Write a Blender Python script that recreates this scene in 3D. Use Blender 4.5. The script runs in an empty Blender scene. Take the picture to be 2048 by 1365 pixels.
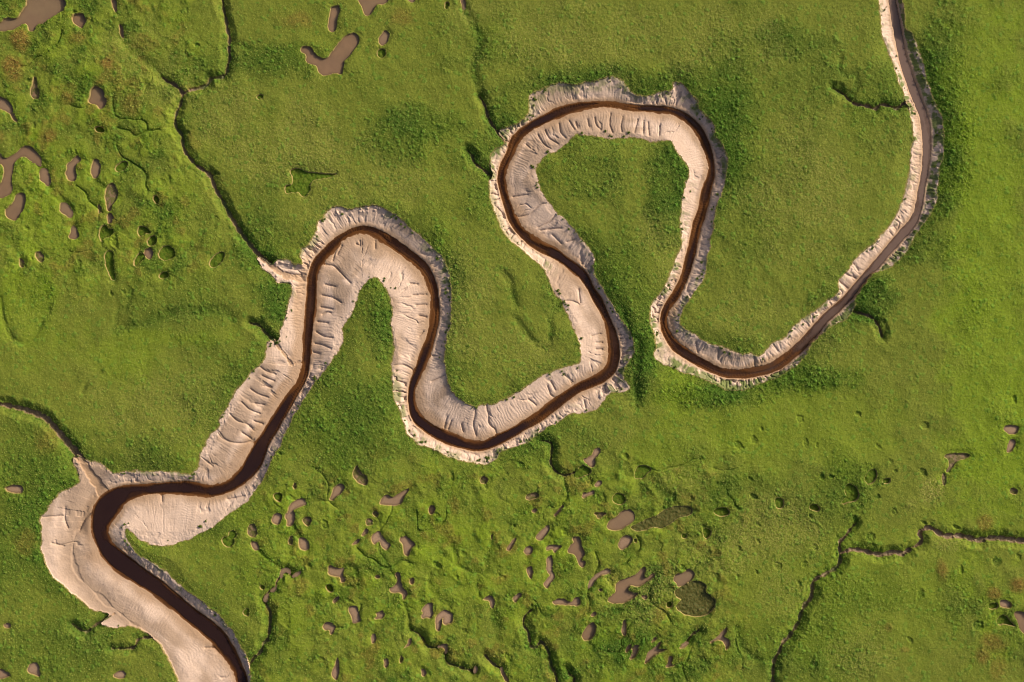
import bpy, math, random
import numpy as np
from mathutils import Vector

# ------------------------------------------------------------------ camera, sky, sun, exposure
S = 10.0                                  # photo pixels per metre
CAM_H = 300.0
scn = bpy.context.scene
cam_data = bpy.data.cameras.new("camera")
cam = bpy.data.objects.new("camera", cam_data)
scn.collection.objects.link(cam)
cam.location = (0, 0, CAM_H)
cam.rotation_euler = (0, 0, 0)
cam_data.sensor_width = 36.0
cam_data.lens = 36.0 * CAM_H / 204.8
cam_data.clip_end = 6000
scn.camera = cam

SUN_EL, SUN_AZ = math.radians(27), math.radians(33)      # azimuth: up from the right-hand side of the picture
world = bpy.data.worlds.new("World")
scn.world = world
world.use_nodes = True
wn = world.node_tree
bg = wn.nodes["Background"]
sky = wn.nodes.new("ShaderNodeTexSky")
sky.sky_type = 'NISHITA'
sky.sun_disc = False
sky.sun_elevation = SUN_EL
sky.sun_rotation = math.pi / 2 - SUN_AZ
sky.dust_density = 7.0
sky.ozone_density = 0.0
sky.air_density = 0.7
wn.links.new(sky.outputs[0], bg.inputs[0])
bg.inputs[1].default_value = 0.13
sun_data = bpy.data.lights.new("sun", 'SUN')
sun_data.energy = 4.6
sun_data.angle = math.radians(0.5)
sun_data.color = (1.0, 0.86, 0.66)
sun = bpy.data.objects.new("sun", sun_data)
scn.collection.objects.link(sun)
sdir = Vector((math.cos(SUN_EL) * math.cos(SUN_AZ), math.cos(SUN_EL) * math.sin(SUN_AZ), math.sin(SUN_EL)))
sun.rotation_euler = sdir.to_track_quat('Z', 'Y').to_euler()
scn.view_settings.view_transform = 'Standard'
scn.view_settings.look = 'None'
scn.view_settings.exposure = 0.0
scn.view_settings.gamma = 1.0
scn.render.filter_size = 1.0
scn.cycles.filter_width = 1.0
scn.render.resolution_x, scn.render.resolution_y = 1024, 682

# ------------------------------------------------------------------ helpers
def pts(txt, ox=0.0, oy=0.0, s=1.0):
    """'x,y x,y ...' read off an enlargement of the map -> map positions"""
    out = []
    for t in txt.split():
        v = [float(q) for q in t.split(',')]
        out.append([ox + v[0] / s, oy + v[1] / s] + v[2:])
    return np.array(out, dtype=np.float64)

def tag(o, label=None, cat=None, group=None, kind=None):
    if label: o['label'] = label
    if cat: o['category'] = cat
    if group: o['group'] = group
    if kind: o['kind'] = kind
    return o

rng = np.random.default_rng(7)
TAB = rng.random((4, 256, 256)).astype(np.float32)
def vnoise(u, v, k=0):
    """value noise in -1..1"""
    iu = np.floor(u); iv = np.floor(v)
    fu = (u - iu).astype(np.float32); fv = (v - iv).astype(np.float32)
    iu = iu.astype(np.int32) + 17 * k; iv = iv.astype(np.int32) + 29 * k
    fu = fu * fu * (3 - 2 * fu); fv = fv * fv * (3 - 2 * fv)
    T = TAB[k % 4]
    a = T[iv & 255, iu & 255]; b = T[iv & 255, (iu + 1) & 255]
    c = T[(iv + 1) & 255, iu & 255]; d = T[(iv + 1) & 255, (iu + 1) & 255]
    return ((a + (b - a) * fu) * (1 - fv) + (c + (d - c) * fu) * fv) * 2 - 1
def fbm(x, y, scale, octs=3, k=0):
    r = 0; amp = 1.0; tot = 0
    for o in range(octs):
        cs, sn = math.cos(0.7 * o + k), math.sin(0.7 * o + k)
        r = r + amp * vnoise((x * cs - y * sn) / scale, (x * sn + y * cs) / scale, k + o)
        tot += amp; amp *= 0.5; scale *= 0.5
    return r / tot
def smooth(a, b, x):
    t = np.clip((x - a) / (b - a), 0, 1)
    return t * t * (3 - 2 * t)

# ------------------------------------------------------------------ map data (map unit = 10 cm, x right, y down)
WATER = pts("""1785,-60,8 1785,0,8 1795,59,9 1806,117,9 1819,158,9 1834,199,9 1847,234,9 1853,278,8.5 1851,322,8 1848,352,7 1842,381,6.5
1838,410,7 1830,436,8 1817,455,10 1782,494,9 1745,538,9 1695,596,9 1651,637,9.5 1616,678,11 1580,712,11 1543,736,11 1499,747,10 1470,749,9
1440,744,9 1411,731,10 1382,715,10 1352,693,11 1333.5,667,9 1327,640,8 1335,614,9 1352.5,588,9 1367,558,9 1377.5,523,10 1386,488,10
1393.5,455,10.5 1404,422,10 1414,378,10 1423,343,8 1418.6,311,8.5 1408,282,9 1392,255,9 1369,235,8.5 1339.5,221.6,7 1304,218,6 1266,216,7
1228,210,6.5 1193,209,7 1158,213,9 1123,223,10 1087.5,239,9 1058,255,9 1032,279,10 1021.6,305,9 1010,328.5,9 1002.5,358,8 1008,387,8.5
1018,419,8.5 1029,447,8.5 1052,473,10 1081.7,494,11 1114,510,10 1143,532,10 1166.6,552,10 1181,576,8 1196,602,9 1210.6,631.5,8 1221,658,9
1226,684,11 1227,713.5,12 1219,740,12 1199,757.5,11 1157,776,10 1119,802,11 1081,831.5,11 1037,858,10 993,881,11 963.7,893,10 934,890,11
899,878,12 864,861,11.5 835,837,11 824.5,811,8 823.6,782,8 832,755,8.5 843.6,726,9.5 855,694,10.5 865.5,659,9.5 870.5,623,9 867,580,9
856,549,10 837,526,11 810.7,505,11 778.4,483,11 752,466,9 728.6,460,8 705,464,8 679,479,8 658,499.5,10 635,526,11 626,552,10 623,593,11
619,637,10 614,681,9.5 611,731,8.5 602,764,9 584,790,10 565,822,12.5 546,852,13 533,875,13 521,895,15 502,933,17 468,967,13 422.6,982,12
377,976.4,14 332,976.4,12 287,980,12 245,989.6,18 215,1016,25 200,1054,17 211,1091.5,17 241.5,1125,20 279,1152,18 317,1178,17 355,1208.5,16
392,1239,17 430,1269,17 457,1303,15 473.6,1333,12 485,1365,12 494,1440,12""")
BANK_A = pts("""1757,-60 1757.5,0 1759,20 1761,44 1765,76 1774,94 1784.5,123 1792,146.5 1799,167 1809,193 1812,204 1818,217 1825.5,246 1827,278
1822.6,308 1819,346 1811,378 1806.5,399 1794,428 1777,456 1760,473 1748,488 1725,503 1707,523 1698,541 1684,550 1676,564 1679,582 1672,592
1660,596.5 1645.5,610 1623.6,626 1606,636 1587,655 1575,673 1560.6,678.5 1543,687 1534,699 1518,715 1511,712 1499,708 1478.5,708 1455,699
1431.6,689 1405,683 1390.6,670 1370,659.5 1358.4,649 1360,631.6 1364,617 1379,596.5 1393.6,576 1404,560 1411,544 1412.6,517 1418.5,494
1423,467.6 1427,451.6 1430,416 1445,381 1451,349 1456.7,320 1448,293 1430,276 1427,252 1415.7,235 1395,217 1395,202.5 1377.6,185 1363,167
1348,164 1342,182 1316,185 1290,194 1269,191 1254.5,176 1246,161.5 1228,153 1210.6,156 1193,164 1164,167 1149,173 1128.5,166 1105,170
1082,179 1061,188 1058,202.5 1061,223 1046.5,240.6 1026,252 1002.6,258 994,268 1013,287.5 991,299 982,311 979,331.5 985,349 977.6,363.7
979,387 988,425 999.6,451.6 1014,475 1029,489.7 1058,511 1076,526 1093,546.5 1102,570 1108,590 1125.6,602 1131.5,622.7 1143,646 1152,669.6
1160.8,693 1163.7,713.5 1158,728 1131.5,735.5 1105,741 1078.7,756 1058,767.7 1045.7,778.7 1010.6,799 990,808 969.6,809.5 952,815 934.4,808
905,787.5 896,767 892,740.6 887.5,717 890.5,688 899,658.6 902,629 902,600 901.5,584.5 898.6,549 887,517 869,499.5 849,482 825,458.4
804.8,441 787,429 766.7,420 749,410 722.7,413 702,420 676,413 658,420 640.7,441 632,458 626,476 617,493.6 602.6,499.5 601,517 608,529
588,530 573,520 555.7,521.5 540,527 520,510 512,517 522,534 534.5,544 549,555.7 555,566 581.4,566 584,579 575.5,608.5 569.6,635 561,664
555,682 545,676 534.5,687.6 533,708 522.7,728.6 502,746 487.6,764 473,781 464,799 455,816.5 437.8,834 437.8,854.6 417,872 408.4,892.7
400,910 396,937 377,950 339.6,946 302,944 264,942.5 226.4,948 215,937 196,925.5 170,920 156,910 143,918 150,935 162,963 151,971 124.5,982
105.7,1001 94,1023.6 81,1035 83,1061 83,1095 90.6,1121.7 102,1148 128,1171 147,1189.6 170,1208.5 196,1223.6 222,1228 211,1238.7 202,1247
219,1255.7 256.6,1250 279,1257.5 302,1272.6 321,1291.5 336,1318 347,1340.6 358,1365 370,1440""")
BANK_B = pts("""1803,-60 1805,0 1808,29 1810,58 1824,70 1833,90 1843,117 1852,152 1860.7,181.7 1872,211 1885,240 1889,281 1885,311 1878,346
1875,381 1872,400 1868,412 1860,430 1848,448 1833,462 1806.7,514 1777,538 1754,541 1742,549.6 1724.6,576 1707,596.5 1708.5,623 1689.5,640
1660,652 1642.6,670 1619,690 1613,711 1593,731 1572,743 1552,757.6 1522.5,766 1502,772 1481.5,781 1455,779.6 1426,766 1396.5,752 1367,744.5
1344,734 1320,725 1308.6,716.6 1313,696 1310,672.7 1300,649 1301,623 1305.7,605 1329,576 1343.8,541 1352.6,514.5 1364,488 1362,464.6
1361.5,451.6 1363,420 1366,393 1374.7,363.7 1377.6,334 1366,319.8 1351,299 1339.5,278.7 1310,284.6 1281,275.8 1251.6,273 1222,278.7
1193,273 1163.7,270 1152,267 1134.4,284.6 1117,299 1090,311 1070,334 1073,361 1087.5,393 1111,425 1134.4,443 1152,463 1172.5,492.6 1187,511
1185.7,537.7 1196,564 1219,599 1237,631.5 1251.6,655 1266,678 1269,704.7 1254.5,725 1245.7,748.7 1251.6,763 1263,778 1240,784 1212.7,787.5
1198,817 1174.6,825.6 1139.5,825.6 1119,843 1095.5,852 1072,869.5 1051.6,887 1022,896 999,904.7 996,919 963.7,928 934.4,925 899,913.5
864,899 834.8,887 814,869.5 808,846 796.7,817 785,787.5 782,761 783.5,732 788,702.5 783.5,658.6 783.5,623.4 783,599 772.6,575.7 752,552
734.5,561 717,581.5 711,605 702,634 681.7,652 687.6,678 678,696 663.4,722.7 643,746 622.4,775.5 602,807.7 581.4,840 569.6,869 558,892.7
543.4,918 524.5,959 505.7,989.6 490.6,1004.7 453,1031 426,1053.8 385,1076 339.6,1091.5 302,1091.5 275.5,1076 249,1052 253,1080 271.7,1110
309,1129 336,1148 358.5,1171 392.5,1197 434,1227 460,1257.5 479,1287.7 494,1318 500,1348 500,1365 512,1440""")

A0, B0, C0, D0, E0 = (0, 0, 5.11), (0, 260, 4.55), (380, 0, 3.413), (400, 900, 5.11), (400, 1098, 5.11)
F0, G0, H0, I0 = (760, 1098, 5.11), (760, 880, 5.11), (1120, 880, 5.11), (1120, 1098, 5.11)
J0, K0, L0 = (1520, 850, 3.879), (1520, 1100, 3.879), (0, 850, 2.65)
# kind: m bare mud / turbid water, g overgrown with water plants, x half of each
POOLS = [
(A0,'m',"265,-60 265,0 270,60 235,90 210,130 185,190 150,200 50,180 0,240 -60,260 -60,310 0,312 125,318 165,275 235,240 280,245 285,300 310,325 350,318 370,235 440,240 500,190 620,120 660,90 680,20 640,0 640,-60","widest brown pool with ragged arms, cut off by the top left corner"),
(A0,'m',"740,160 800,140 855,140 870,190 885,220 850,280 825,288 780,260 740,225","small brown pool pointed at the bottom, just right of the big corner pool"),
(A0,'m',"1135,-20 1175,-20 1190,60 1195,120 1170,125 1150,60","thin brown slot of water running down from the top edge, left of centre"),
(A0,'m',"1215,250 1245,260 1265,310 1258,385 1235,365 1215,310","thin brown slot of water just below the slot at the top edge"),
(A0,'x',"335,780 375,790 380,870 400,930 395,1000 345,1010 315,980 305,910 330,860","dark weedy keyhole-shaped pool near the left edge, above the brown crooked pool"),
(A0,'m',"-40,980 0,985 70,1020 110,1070 130,1130 150,1200 185,1255 130,1235 95,1150 0,1112 -40,1100","brown pool tapering to a tail, cut by the left edge below the corner pool"),
(A0,'m',"925,905 980,880 1050,910 1065,990 1090,1020 1080,1065 1040,1112 1005,1105 975,1060 930,1070 895,1035 915,990","brown tooth-shaped pool with two lobes, alone left of the winding narrow gully"),
(A0,'g',"960,1310 1010,1290 1060,1310 1060,1360 980,1355","small green overgrown pool below the brown tooth-shaped pool"),
(B0,'m',"-50,240 0,200 20,260 60,260 140,220 190,165 250,140 300,170 350,230 372,280 365,325 320,305 260,260 200,235 150,270 125,300 95,400 95,470 110,520 95,575 60,605 0,618 -50,620 -50,500 0,500 25,440 35,340 0,300 -50,300","long brown hooked pool bending over a grassy tongue at the left edge"),
(B0,'m',"385,352 430,360 450,420 462,480 435,518 400,485 360,460 350,410 360,370","brown oval pool touching the tip of the long hooked pool"),
(B0,'m',"140,585 190,572 232,590 232,670 190,760 140,827 90,815 50,780 45,740 70,700 115,660 130,620","smooth brown kidney-shaped pool below the long hooked pool"),
(B0,'m',"605,305 650,290 680,240 720,240 732,280 685,320 680,390 695,430 690,465 640,472 600,445 592,400 605,350","brown boot-shaped pool, left one of two upright neighbours by the left side"),
(B0,'m',"855,265 890,265 910,310 908,370 890,430 850,440 830,390 822,345 840,300","brown lens-shaped pool just right of the boot-shaped pool"),
(B0,'m',"545,665 590,662 640,700 655,740 650,790 625,798 580,765 545,750 535,710","brown slanting pool, upper one of a pair joined by a green ditch"),
(B0,'m',"660,870 690,900 715,960 700,990 660,1000 615,980 640,930","pale triangular mud pool, lower one of a pair joined by a green ditch"),
(B0,'x',"965,520 1000,478 1045,500 1070,560 1055,640 1020,680 1005,740 975,740 965,690 945,600","long weedy teardrop pool with a brown rim above a tiny brown oval pool"),
(B0,'m',"985,765 1015,765 1027,800 1015,850 985,858 975,810","tiny brown oval pool at the foot of the long weedy teardrop pool"),
(B0,'x',"890,670 920,700 915,755 890,765","tiny dark pool left of the weedy teardrop pool"),
(B0,'g',"920,870 960,865 985,905 1040,895 1030,940 1000,970 940,985 930,1025 905,990 900,940","green three-lobed pool below the tiny brown oval pool"),
(B0,'x',"325,1115 365,1105 398,1150 395,1195 365,1210 335,1180 318,1145","small round dark pool, larger of two below the kidney-shaped pool"),
(B0,'x',"170,1160 205,1190 225,1220 215,1250 180,1245","small narrow dark pool, smaller of two below the kidney-shaped pool"),
(B0,'g',"1255,885 1300,875 1360,910 1370,940 1330,945 1275,975 1248,940","dark green bean-shaped pool above the pink mud patch left of the long gully"),
(B0,'m',"1310,1100 1360,1065 1395,1100 1375,1165 1350,1178 1310,1140","pinkish bare mud pool among green ponds left of the long gully"),
(B0,'g',"1345,1000 1390,960 1430,985 1420,1040 1360,1060 1335,1035","green pond touching the top of the pink mud pool"),
(B0,'g',"1455,1080 1520,1050 1590,1090 1600,1160 1540,1170 1490,1190 1435,1150","wide green pond with a pale rim right of the pink mud pool"),
(B0,'g',"1215,1225 1240,1150 1290,1105 1320,1170 1260,1210 1235,1240","narrow green pond running down left from the pink mud pool"),
(B0,'g',"950,1110 1020,1100 1030,1190 1050,1365 1010,1365 980,1300 950,1190","long upright green ditch-like pond with a pale left rim, in the left meadow"),
(B0,'g',"1440,1330 1490,1290 1535,1300 1525,1340 1470,1355","small slanted green pond below the wide pale-rimmed green pond"),
(B0,'g',"1385,630 1420,590 1450,640 1430,675","tiny green pond in the meadow left of the long gully, highest of its group"),
((300,500,3.412),'g',"400,90 450,20 510,10 500,60 460,115 415,120","glossy dark green oval pond left of the gully mouth"),
(B0,'g',"1040,340 1120,280 1170,300 1140,350 1060,385","shallow green oval hollow right of the lens-shaped brown pool"),
(C0,'m',"960,50 1015,35 1025,60 1005,120 1000,190 980,218 945,205 942,160 955,120","upright narrow brown pool above the big forked pool"),
(C0,'m',"755,330 790,312 830,330 850,370 880,395 935,400 975,350 1010,300 1040,265 1080,235 1120,225 1152,255 1150,300 1110,340 1090,385 1050,410 1045,470 1035,512 985,500 910,518 875,490 865,450 830,435 790,425 790,370 760,355","big forked brown pool shaped like a bird, in the upper middle meadow"),
(C0,'m',"1145,-40 1145,0 1175,50 1185,95 1205,108 1235,95 1270,30 1320,30 1350,0 1350,-40","brown pool with a pointed lower end, cut by the top edge above the forked pool"),
(C0,'m',"1490,-30 1490,0 1510,20 1535,0 1535,-30","sliver of a brown pool at the top edge right of the pointed one"),
(C0,'m',"1300,240 1330,205 1360,230 1350,280 1320,308 1295,305 1285,265","small brown pool with a weedy top, right of the forked pool"),
(C0,'m',"1845,-30 1878,-30 1880,60 1860,65","brown slot of water at the top edge where a green ditch begins"),
(C0,'g',"680,1175 700,1155 740,1150 790,1178 850,1182 960,1195 1010,1180 960,1212 900,1220 840,1225 815,1250 822,1290 800,1320 780,1345 760,1335 735,1308 715,1318 690,1312 655,1320 645,1290 655,1265 690,1262 706,1235 700,1205","ragged green pond with a yellow rim above the left creek bend"),
(C0,'g',"445,660 480,640 505,655 470,690","tiny green pond right of the gully fork"),
(C0,'g',"1740,20 1770,10 1765,55 1740,60","tiny green pond near the top edge left of the brown slot"),
(C0,'g',"1275,345 1330,330 1330,385 1290,400","tiny square green pond under the small brown weedy-topped pool"),
(D0,'x',"1555,270 1580,190 1615,150 1630,230 1700,270 1720,320 1690,370 1620,345","brown pool with an upright horn, alone below the middle creek bend"),
(D0,'x',"945,370 965,338 985,350 985,395 955,402","tiny dark green hole nearest the lower left creek bend"),
(D0,'m',"1360,390 1420,350 1465,355 1475,400 1440,450 1385,490 1355,530 1310,510 1345,460","pale slanting mud pool left of the horned pool"),
(D0,'g',"745,475 770,450 825,450 835,500 820,535 770,520","round green pond left of the slanting pale mud pool"),
(D0,'m',"905,600 925,550 1000,510 1070,500 1090,560 1050,575 970,605 940,620 970,660 970,720 950,770 885,785 895,730 862,680 900,635","pale crooked mud pool with a wide top arm, centre of a cluster"),
(D0,'m',"725,710 770,650 825,660 835,700 810,740 795,768 745,755","small pale mud pool on the left of the crooked one"),
(D0,'x',"1040,715 1090,685 1135,690 1140,740 1105,790 1065,760","small olive triangular pool on the right of the crooked mud pool"),
(D0,'x',"500,775 560,755 590,850 570,890 540,895 490,880 480,850","olive upright pool above a small mud pool, nearest the creek sandbar"),
(D0,'m',"520,945 560,930 600,990 600,1025 555,1030 525,990","small mud pool directly below the olive upright pool"),
(D0,'m',"1010,905 1050,905 1115,940 1115,1000 1090,1035 1030,1020 1005,980","pale wedge-shaped mud pool at the foot of a thin ditch"),
(D0,'x',"905,920 940,870 950,950 930,970 905,955","tiny dark slit pool left of the wedge-shaped mud pool"),
(D0,'g',"290,830 370,830 375,880 330,910 345,960 300,1000 250,985 220,940 240,890 290,890","green two-lobed pond beside the lower left sandbar"),
(D0,'m',"810,1300 820,1240 860,1210 900,1220 920,1270 905,1260 870,1240 840,1265 825,1305","thin arched mud pool at the head of a winding ditch"),
(D0,'m',"935,1295 980,1270 1030,1245 1020,1270 975,1308","small pointed mud pool right of the thin arched one"),
(D0,'m',"1300,1270 1310,1190 1340,1180 1370,1215 1450,1225 1465,1210 1455,1290 1490,1310 1480,1350 1435,1360 1430,1300 1380,1300 1320,1290","mud pool with a square body and a leg at the lower right, bottom centre left"),
(D0,'m',"1735,895 1820,825 1860,880 1910,950 1950,970 1920,1020 1890,1020 1850,970 1840,925 1800,950 1775,970","mud pool bent like an elbow, left of the hourglass-topped one"),
(D0,'m',"1830,560 1850,500 1900,460 1970,490 2020,460 2060,430 2140,395 2110,440 2080,500 2060,550 1980,575 1950,565 1880,565","wide pale wing-shaped mud pool below the middle creek bend"),
(D0,'x',"1765,650 1790,620 1835,660 1800,685","tiny olive pool under the left end of the wing-shaped pool"),
(D0,'x',"1690,720 1750,710 1765,760 1710,780","tiny olive pool, second one down from the wing-shaped pool"),
(D0,'m',"1640,880 1700,800 1725,840 1680,880","tiny pale pool just left of the elbow-shaped mud pool"),
(D0,'m',"1545,970 1570,945 1630,905 1620,945 1560,985","tiny slanting pale pool, farther left of the elbow-shaped mud pool"),
(D0,'m',"1785,1300 1815,1275 1845,1290 1830,1312 1800,1315","tiny round mud pool between the square-bodied and the bone-shaped pools"),
(E0,'g',"1290,370 1330,362 1365,400 1355,450 1320,440 1285,400","small dark green pond under the square-bodied mud pool"),
(E0,'m',"1355,530 1410,480 1432,500 1400,540 1360,565","small slanting mud pool under the small dark green pond"),
(E0,'m',"1510,605 1560,582 1605,590 1620,670 1650,730 1610,755 1560,765 1555,700","pinkish hourglass mud pool near the bottom, left of centre"),
(E0,'m',"1790,660 1860,630 1880,660 1865,715 1765,722 1810,690","pinkish mud pool with a long left foot, right of the hourglass pool"),
(E0,'m',"1245,805 1275,755 1330,755 1380,790 1370,840 1335,885 1325,830 1275,835","curved brown mud pool left of and below the hourglass pool"),
(E0,'m',"1760,880 1790,880 1800,920 1760,975 1750,950","small upright mud pool below the one with a long left foot"),
(E0,'m',"1405,1100 1420,1200 1418,1290 1395,1345 1355,1320 1340,1260 1370,1210 1395,1160","long drop-shaped mud pool at the bottom edge, left of centre"),
(E0,'m',"1880,1130 1915,1125 1925,1180 1905,1220 1880,1200","small upright oval mud pool near the bottom edge"),
(E0,'m',"645,530 660,480 705,460 690,510 680,545","small curved mud pool in the winding ditch right of the lower creek"),
(E0,'m',"720,430 760,400 775,370 775,410 745,440","tiny mud pool in the winding ditch, above the small curved one"),
(E0,'g',"615,380 650,385 650,420 620,410","tiny green pond left of the winding ditch"),
(E0,'g',"440,640 490,610 500,690 450,680","green hollow with a yellow left rim close to the lower creek bank"),
(F0,'m',"145,265 180,240 215,250 215,350 240,410 275,430 265,490 235,540 235,465 180,448 150,460 95,440 100,405 150,375 185,320","mud pool shaped like a bone with a tall neck, bottom centre"),
(F0,'m',"300,345 320,295 350,310 340,360 315,370","tiny mud pool right of the bone-shaped pool's neck"),
(F0,'m',"415,635 480,565 540,560 530,620 540,680 515,715 470,700 435,715 415,690 440,655","pinkish mud pool with two small feet, left of the horseshoe pool"),
(F0,'m',"560,740 570,690 620,650 680,625 745,670 745,730 700,775 650,770 640,730 655,705 630,715 620,790 600,842 575,830","pinkish horseshoe-shaped mud pool near the bottom centre"),
(F0,'m',"290,930 320,920 322,965 290,1000 235,1020 275,985","small bent mud pool in a ditch below the bone-shaped pool"),
(F0,'m',"580,1015 640,978 690,980 690,1040 665,1070 655,1010","small hooked mud pool below the horseshoe pool"),
(F0,'x',"215,1090 230,1105 230,1160 195,1165","tiny triangular pool near the bottom edge, right of the small oval one"),
(F0,'m',"420,1225 455,1240 470,1275 435,1320","small triangular mud pool at the bottom edge under the bent one"),
(F0,'m',"1045,520 1090,485 1150,480 1170,530 1160,600 1130,600 1120,530 1060,525","brown hooked mud pool at the head of a wide green ditch"),
(F0,'m',"1350,510 1430,440 1450,480 1400,520 1380,555","small slanting mud bar pool right of the green ditch's head"),
(F0,'m',"1500,200 1530,180 1558,190 1555,300 1530,310 1495,240","upright brown pool left of the long zigzag pool"),
(F0,'m',"1690,110 1720,75 1765,75 1755,210 1770,250 1795,285 1745,340 1720,400 1690,405 1670,360 1700,330 1745,265 1705,225 1710,160","long zigzag brown pool in the lower centre"),
(F0,'m',"1755,550 1800,520 1880,515 1920,550 1970,545 1990,505 2030,490 2050,520 2050,570 2010,590 1980,580 1900,575 1800,580","flat brown pool lying sideways, rounded at its right end"),
(F0,'m',"960,1270 975,1200 990,1260","tiny pointed mud pool near the bottom edge in the middle"),
(F0,'m',"1225,1225 1250,1220 1330,1365 1280,1365 1240,1290","dark muddy slot running to the bottom edge in the middle"),
(G0,'m',"190,1035 210,1000 260,990 300,1020 370,1075 320,1110 300,1160 270,1195 240,1140 235,1075","pinkish mud pool shaped like a tooth pointing down, right of the elbow pool"),
(G0,'m',"490,740 510,680 545,665 570,700 555,750 520,770","small pale mud spot right of the wing-shaped pool"),
(G0,'x',"1030,400 1060,370 1100,390 1090,430 1050,450 1025,430","small bare hollow just below the middle creek bend"),
(G0,'x',"1475,590 1510,555 1590,540 1640,560 1590,605 1500,622","small flat olive pool in the centre meadow under the creek"),
(G0,'m',"1545,730 1590,700 1610,720 1580,745","tiny pink mud pool below the small flat olive one"),
(G0,'m',"1780,775 1820,720 1865,670 1880,685 1840,735 1800,780","thin slanting mud slit above the long slanting mud pool"),
(G0,'m',"1580,1010 1640,930 1720,870 1735,890 1725,950 1680,990 1640,1032","long slanting pink mud pool in the lower centre"),
(G0,'m',"1285,1125 1320,1065 1380,1005 1390,1025 1350,1090 1325,1140","smaller slanting mud pool lower left of the long slanting one"),
(G0,'m',"1465,1145 1490,1100 1530,1085 1562,1110 1550,1160 1500,1180","small round brown pool between the slanting and the forked small pools"),
(G0,'m',"1690,1115 1730,1075 1770,1085 1855,1080 1850,1105 1800,1140 1780,1160 1760,1115 1715,1135","small brown pool spread like a moustache above the zigzag pool"),
(G0,'x',"1125,990 1150,960 1145,1030","tiny dark slit pool in the centre meadow"),
(H0,'m',"235,205 290,185 330,165 340,120 370,82 415,90 400,150 355,190 370,230 340,275 310,278 280,240","pink mud pool with a raised arm, nearest the creek right of centre"),
(H0,'g',"160,360 210,250 300,290 320,330 250,370 170,395","green pond touching the pink raised-arm pool from below"),
(H0,'m',"350,470 390,420 430,440 390,480","tiny pink mud pool below the green pond of the raised-arm pool"),
(H0,'m',"215,580 240,535 270,550 350,520 340,560 290,570 240,610","thin ragged mud pool left of the round green pond"),
(H0,'g',"530,600 560,550 600,540 660,570 670,620 640,660 580,655 540,630","round dark green pond with a pale lower rim, above the smooth brown pool"),
(H0,'m',"480,880 520,820 580,795 620,745 700,710 750,745 762,800 735,845 690,870 620,918 540,928 490,910","smooth brown club-shaped pool right of centre"),
(H0,'m',"597,1080 610,1020 650,985 700,975 740,1000 735,1050 690,1090 620,1135","brown egg-shaped pool just below the club-shaped pool"),
(H0,'m',"75,1140 110,1085 140,1050 120,1015 150,982 200,1000 215,1040 210,1085 235,1110 255,1170 225,1200 215,1240 265,1245 240,1312 200,1290 185,1230 155,1170 115,1165","tall ragged brown pool left of the egg-shaped pool"),
(H0,'g',"755,380 780,300 830,265 890,270 940,310 890,340 860,385 790,400","green hollow with a curved pale left rim, top of the big wet hollow"),
(H0,'g',"1465,920 1500,905 1560,940 1505,1010 1480,1000 1460,950","green heart-shaped pond right of the big wet hollow"),
(H0,'g',"1560,740 1610,690 1720,700 1740,770 1620,785","green square-ended pond above the heart-shaped pond"),
(H0,'g',"1240,970 1290,955 1300,1000 1250,1010","tiny round green pond left of the heart-shaped pond"),
(H0,'g',"755,1015 790,1020 780,1055 755,1045","tiny green hole beside the egg-shaped brown pool"),
(H0,'d',"720,900 760,880 900,820 1050,740 1130,690 1350,670 1350,770 1200,790 1120,870 1050,900 930,890 850,930 780,940","big olive wet hollow stretching right from the club-shaped pool"),
(H0,'x',"340,750 480,745 440,775 385,810 375,770","tiny dark T-shaped pool left of the club-shaped pool"),
(I0,'m',"290,400 295,340 340,300 390,250 450,205 500,205 525,235 480,262 420,275 380,305 340,370 310,400","brown slug-shaped slanting pool left of the big branching pool"),
(I0,'m',"480,530 530,475 575,450 570,375 620,320 720,295 800,255 860,180 880,200 860,280 880,310 930,260 985,250 940,310 870,350 790,400 740,370 705,375 690,440 790,455 790,480 700,540 600,562 520,555","big branching brown pool in the lower right centre"),
(I0,'m',"830,485 880,480 895,505 860,520","tiny brown pool at the right foot of the big branching pool"),
(I0,'m',"1155,320 1190,260 1280,250 1310,195 1370,240 1375,290 1310,350 1240,385 1200,400 1185,350","brown mitten-shaped pool above the large pale-rimmed murky pond"),
(I0,'d',"1165,440 1200,405 1300,360 1400,320 1500,370 1480,440 1560,490 1600,540 1570,620 1470,695 1330,690 1240,660 1180,600 1190,570 1260,520 1200,500","largest murky olive pond with a bright pale lower rim, lower right centre"),
(I0,'g',"1095,560 1120,545 1150,560 1145,600 1090,600","tiny dark green hole left of the largest murky olive pond"),
(I0,'m',"215,890 270,800 330,745 375,790 365,850 320,935 250,945","pale tan mud pool with a bright sandy lower end, near the bottom"),
(I0,'m',"320,685 350,650 372,660 340,690","tiny mud pool above the pale tan one"),
(I0,'m',"640,800 650,730 675,730 675,810 680,860 670,895 630,870","thin upright mud pool right of the pale tan pool"),
(I0,'m',"665,1060 690,990 730,965 720,1020 690,1050","small slanting mud pool, left one of a ragged row near the bottom"),
(I0,'m',"700,1130 745,1060 735,1010 800,975 810,1020 790,1060 750,1130","ragged mud pool, second from left in the row near the bottom"),
(I0,'m',"860,1190 880,1095 920,1040 980,1000 1030,940 1035,970 980,1040 1090,1020 1080,1035 1000,1060 950,1110","long ragged brown pool with a right-pointing arm near the bottom"),
(I0,'m',"930,960 960,905 1000,910 960,945","tiny mud pool above the long ragged pool with an arm"),
(I0,'m',"1215,1015 1270,965 1310,965 1290,1000 1250,1020","small mud pool in a ditch right of the long ragged pool"),
(I0,'m',"1075,1215 1115,1170 1110,1110 1140,1100 1150,1120 1130,1180 1185,1190","thin branching mud pool, lowest of the ragged row"),
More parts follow.
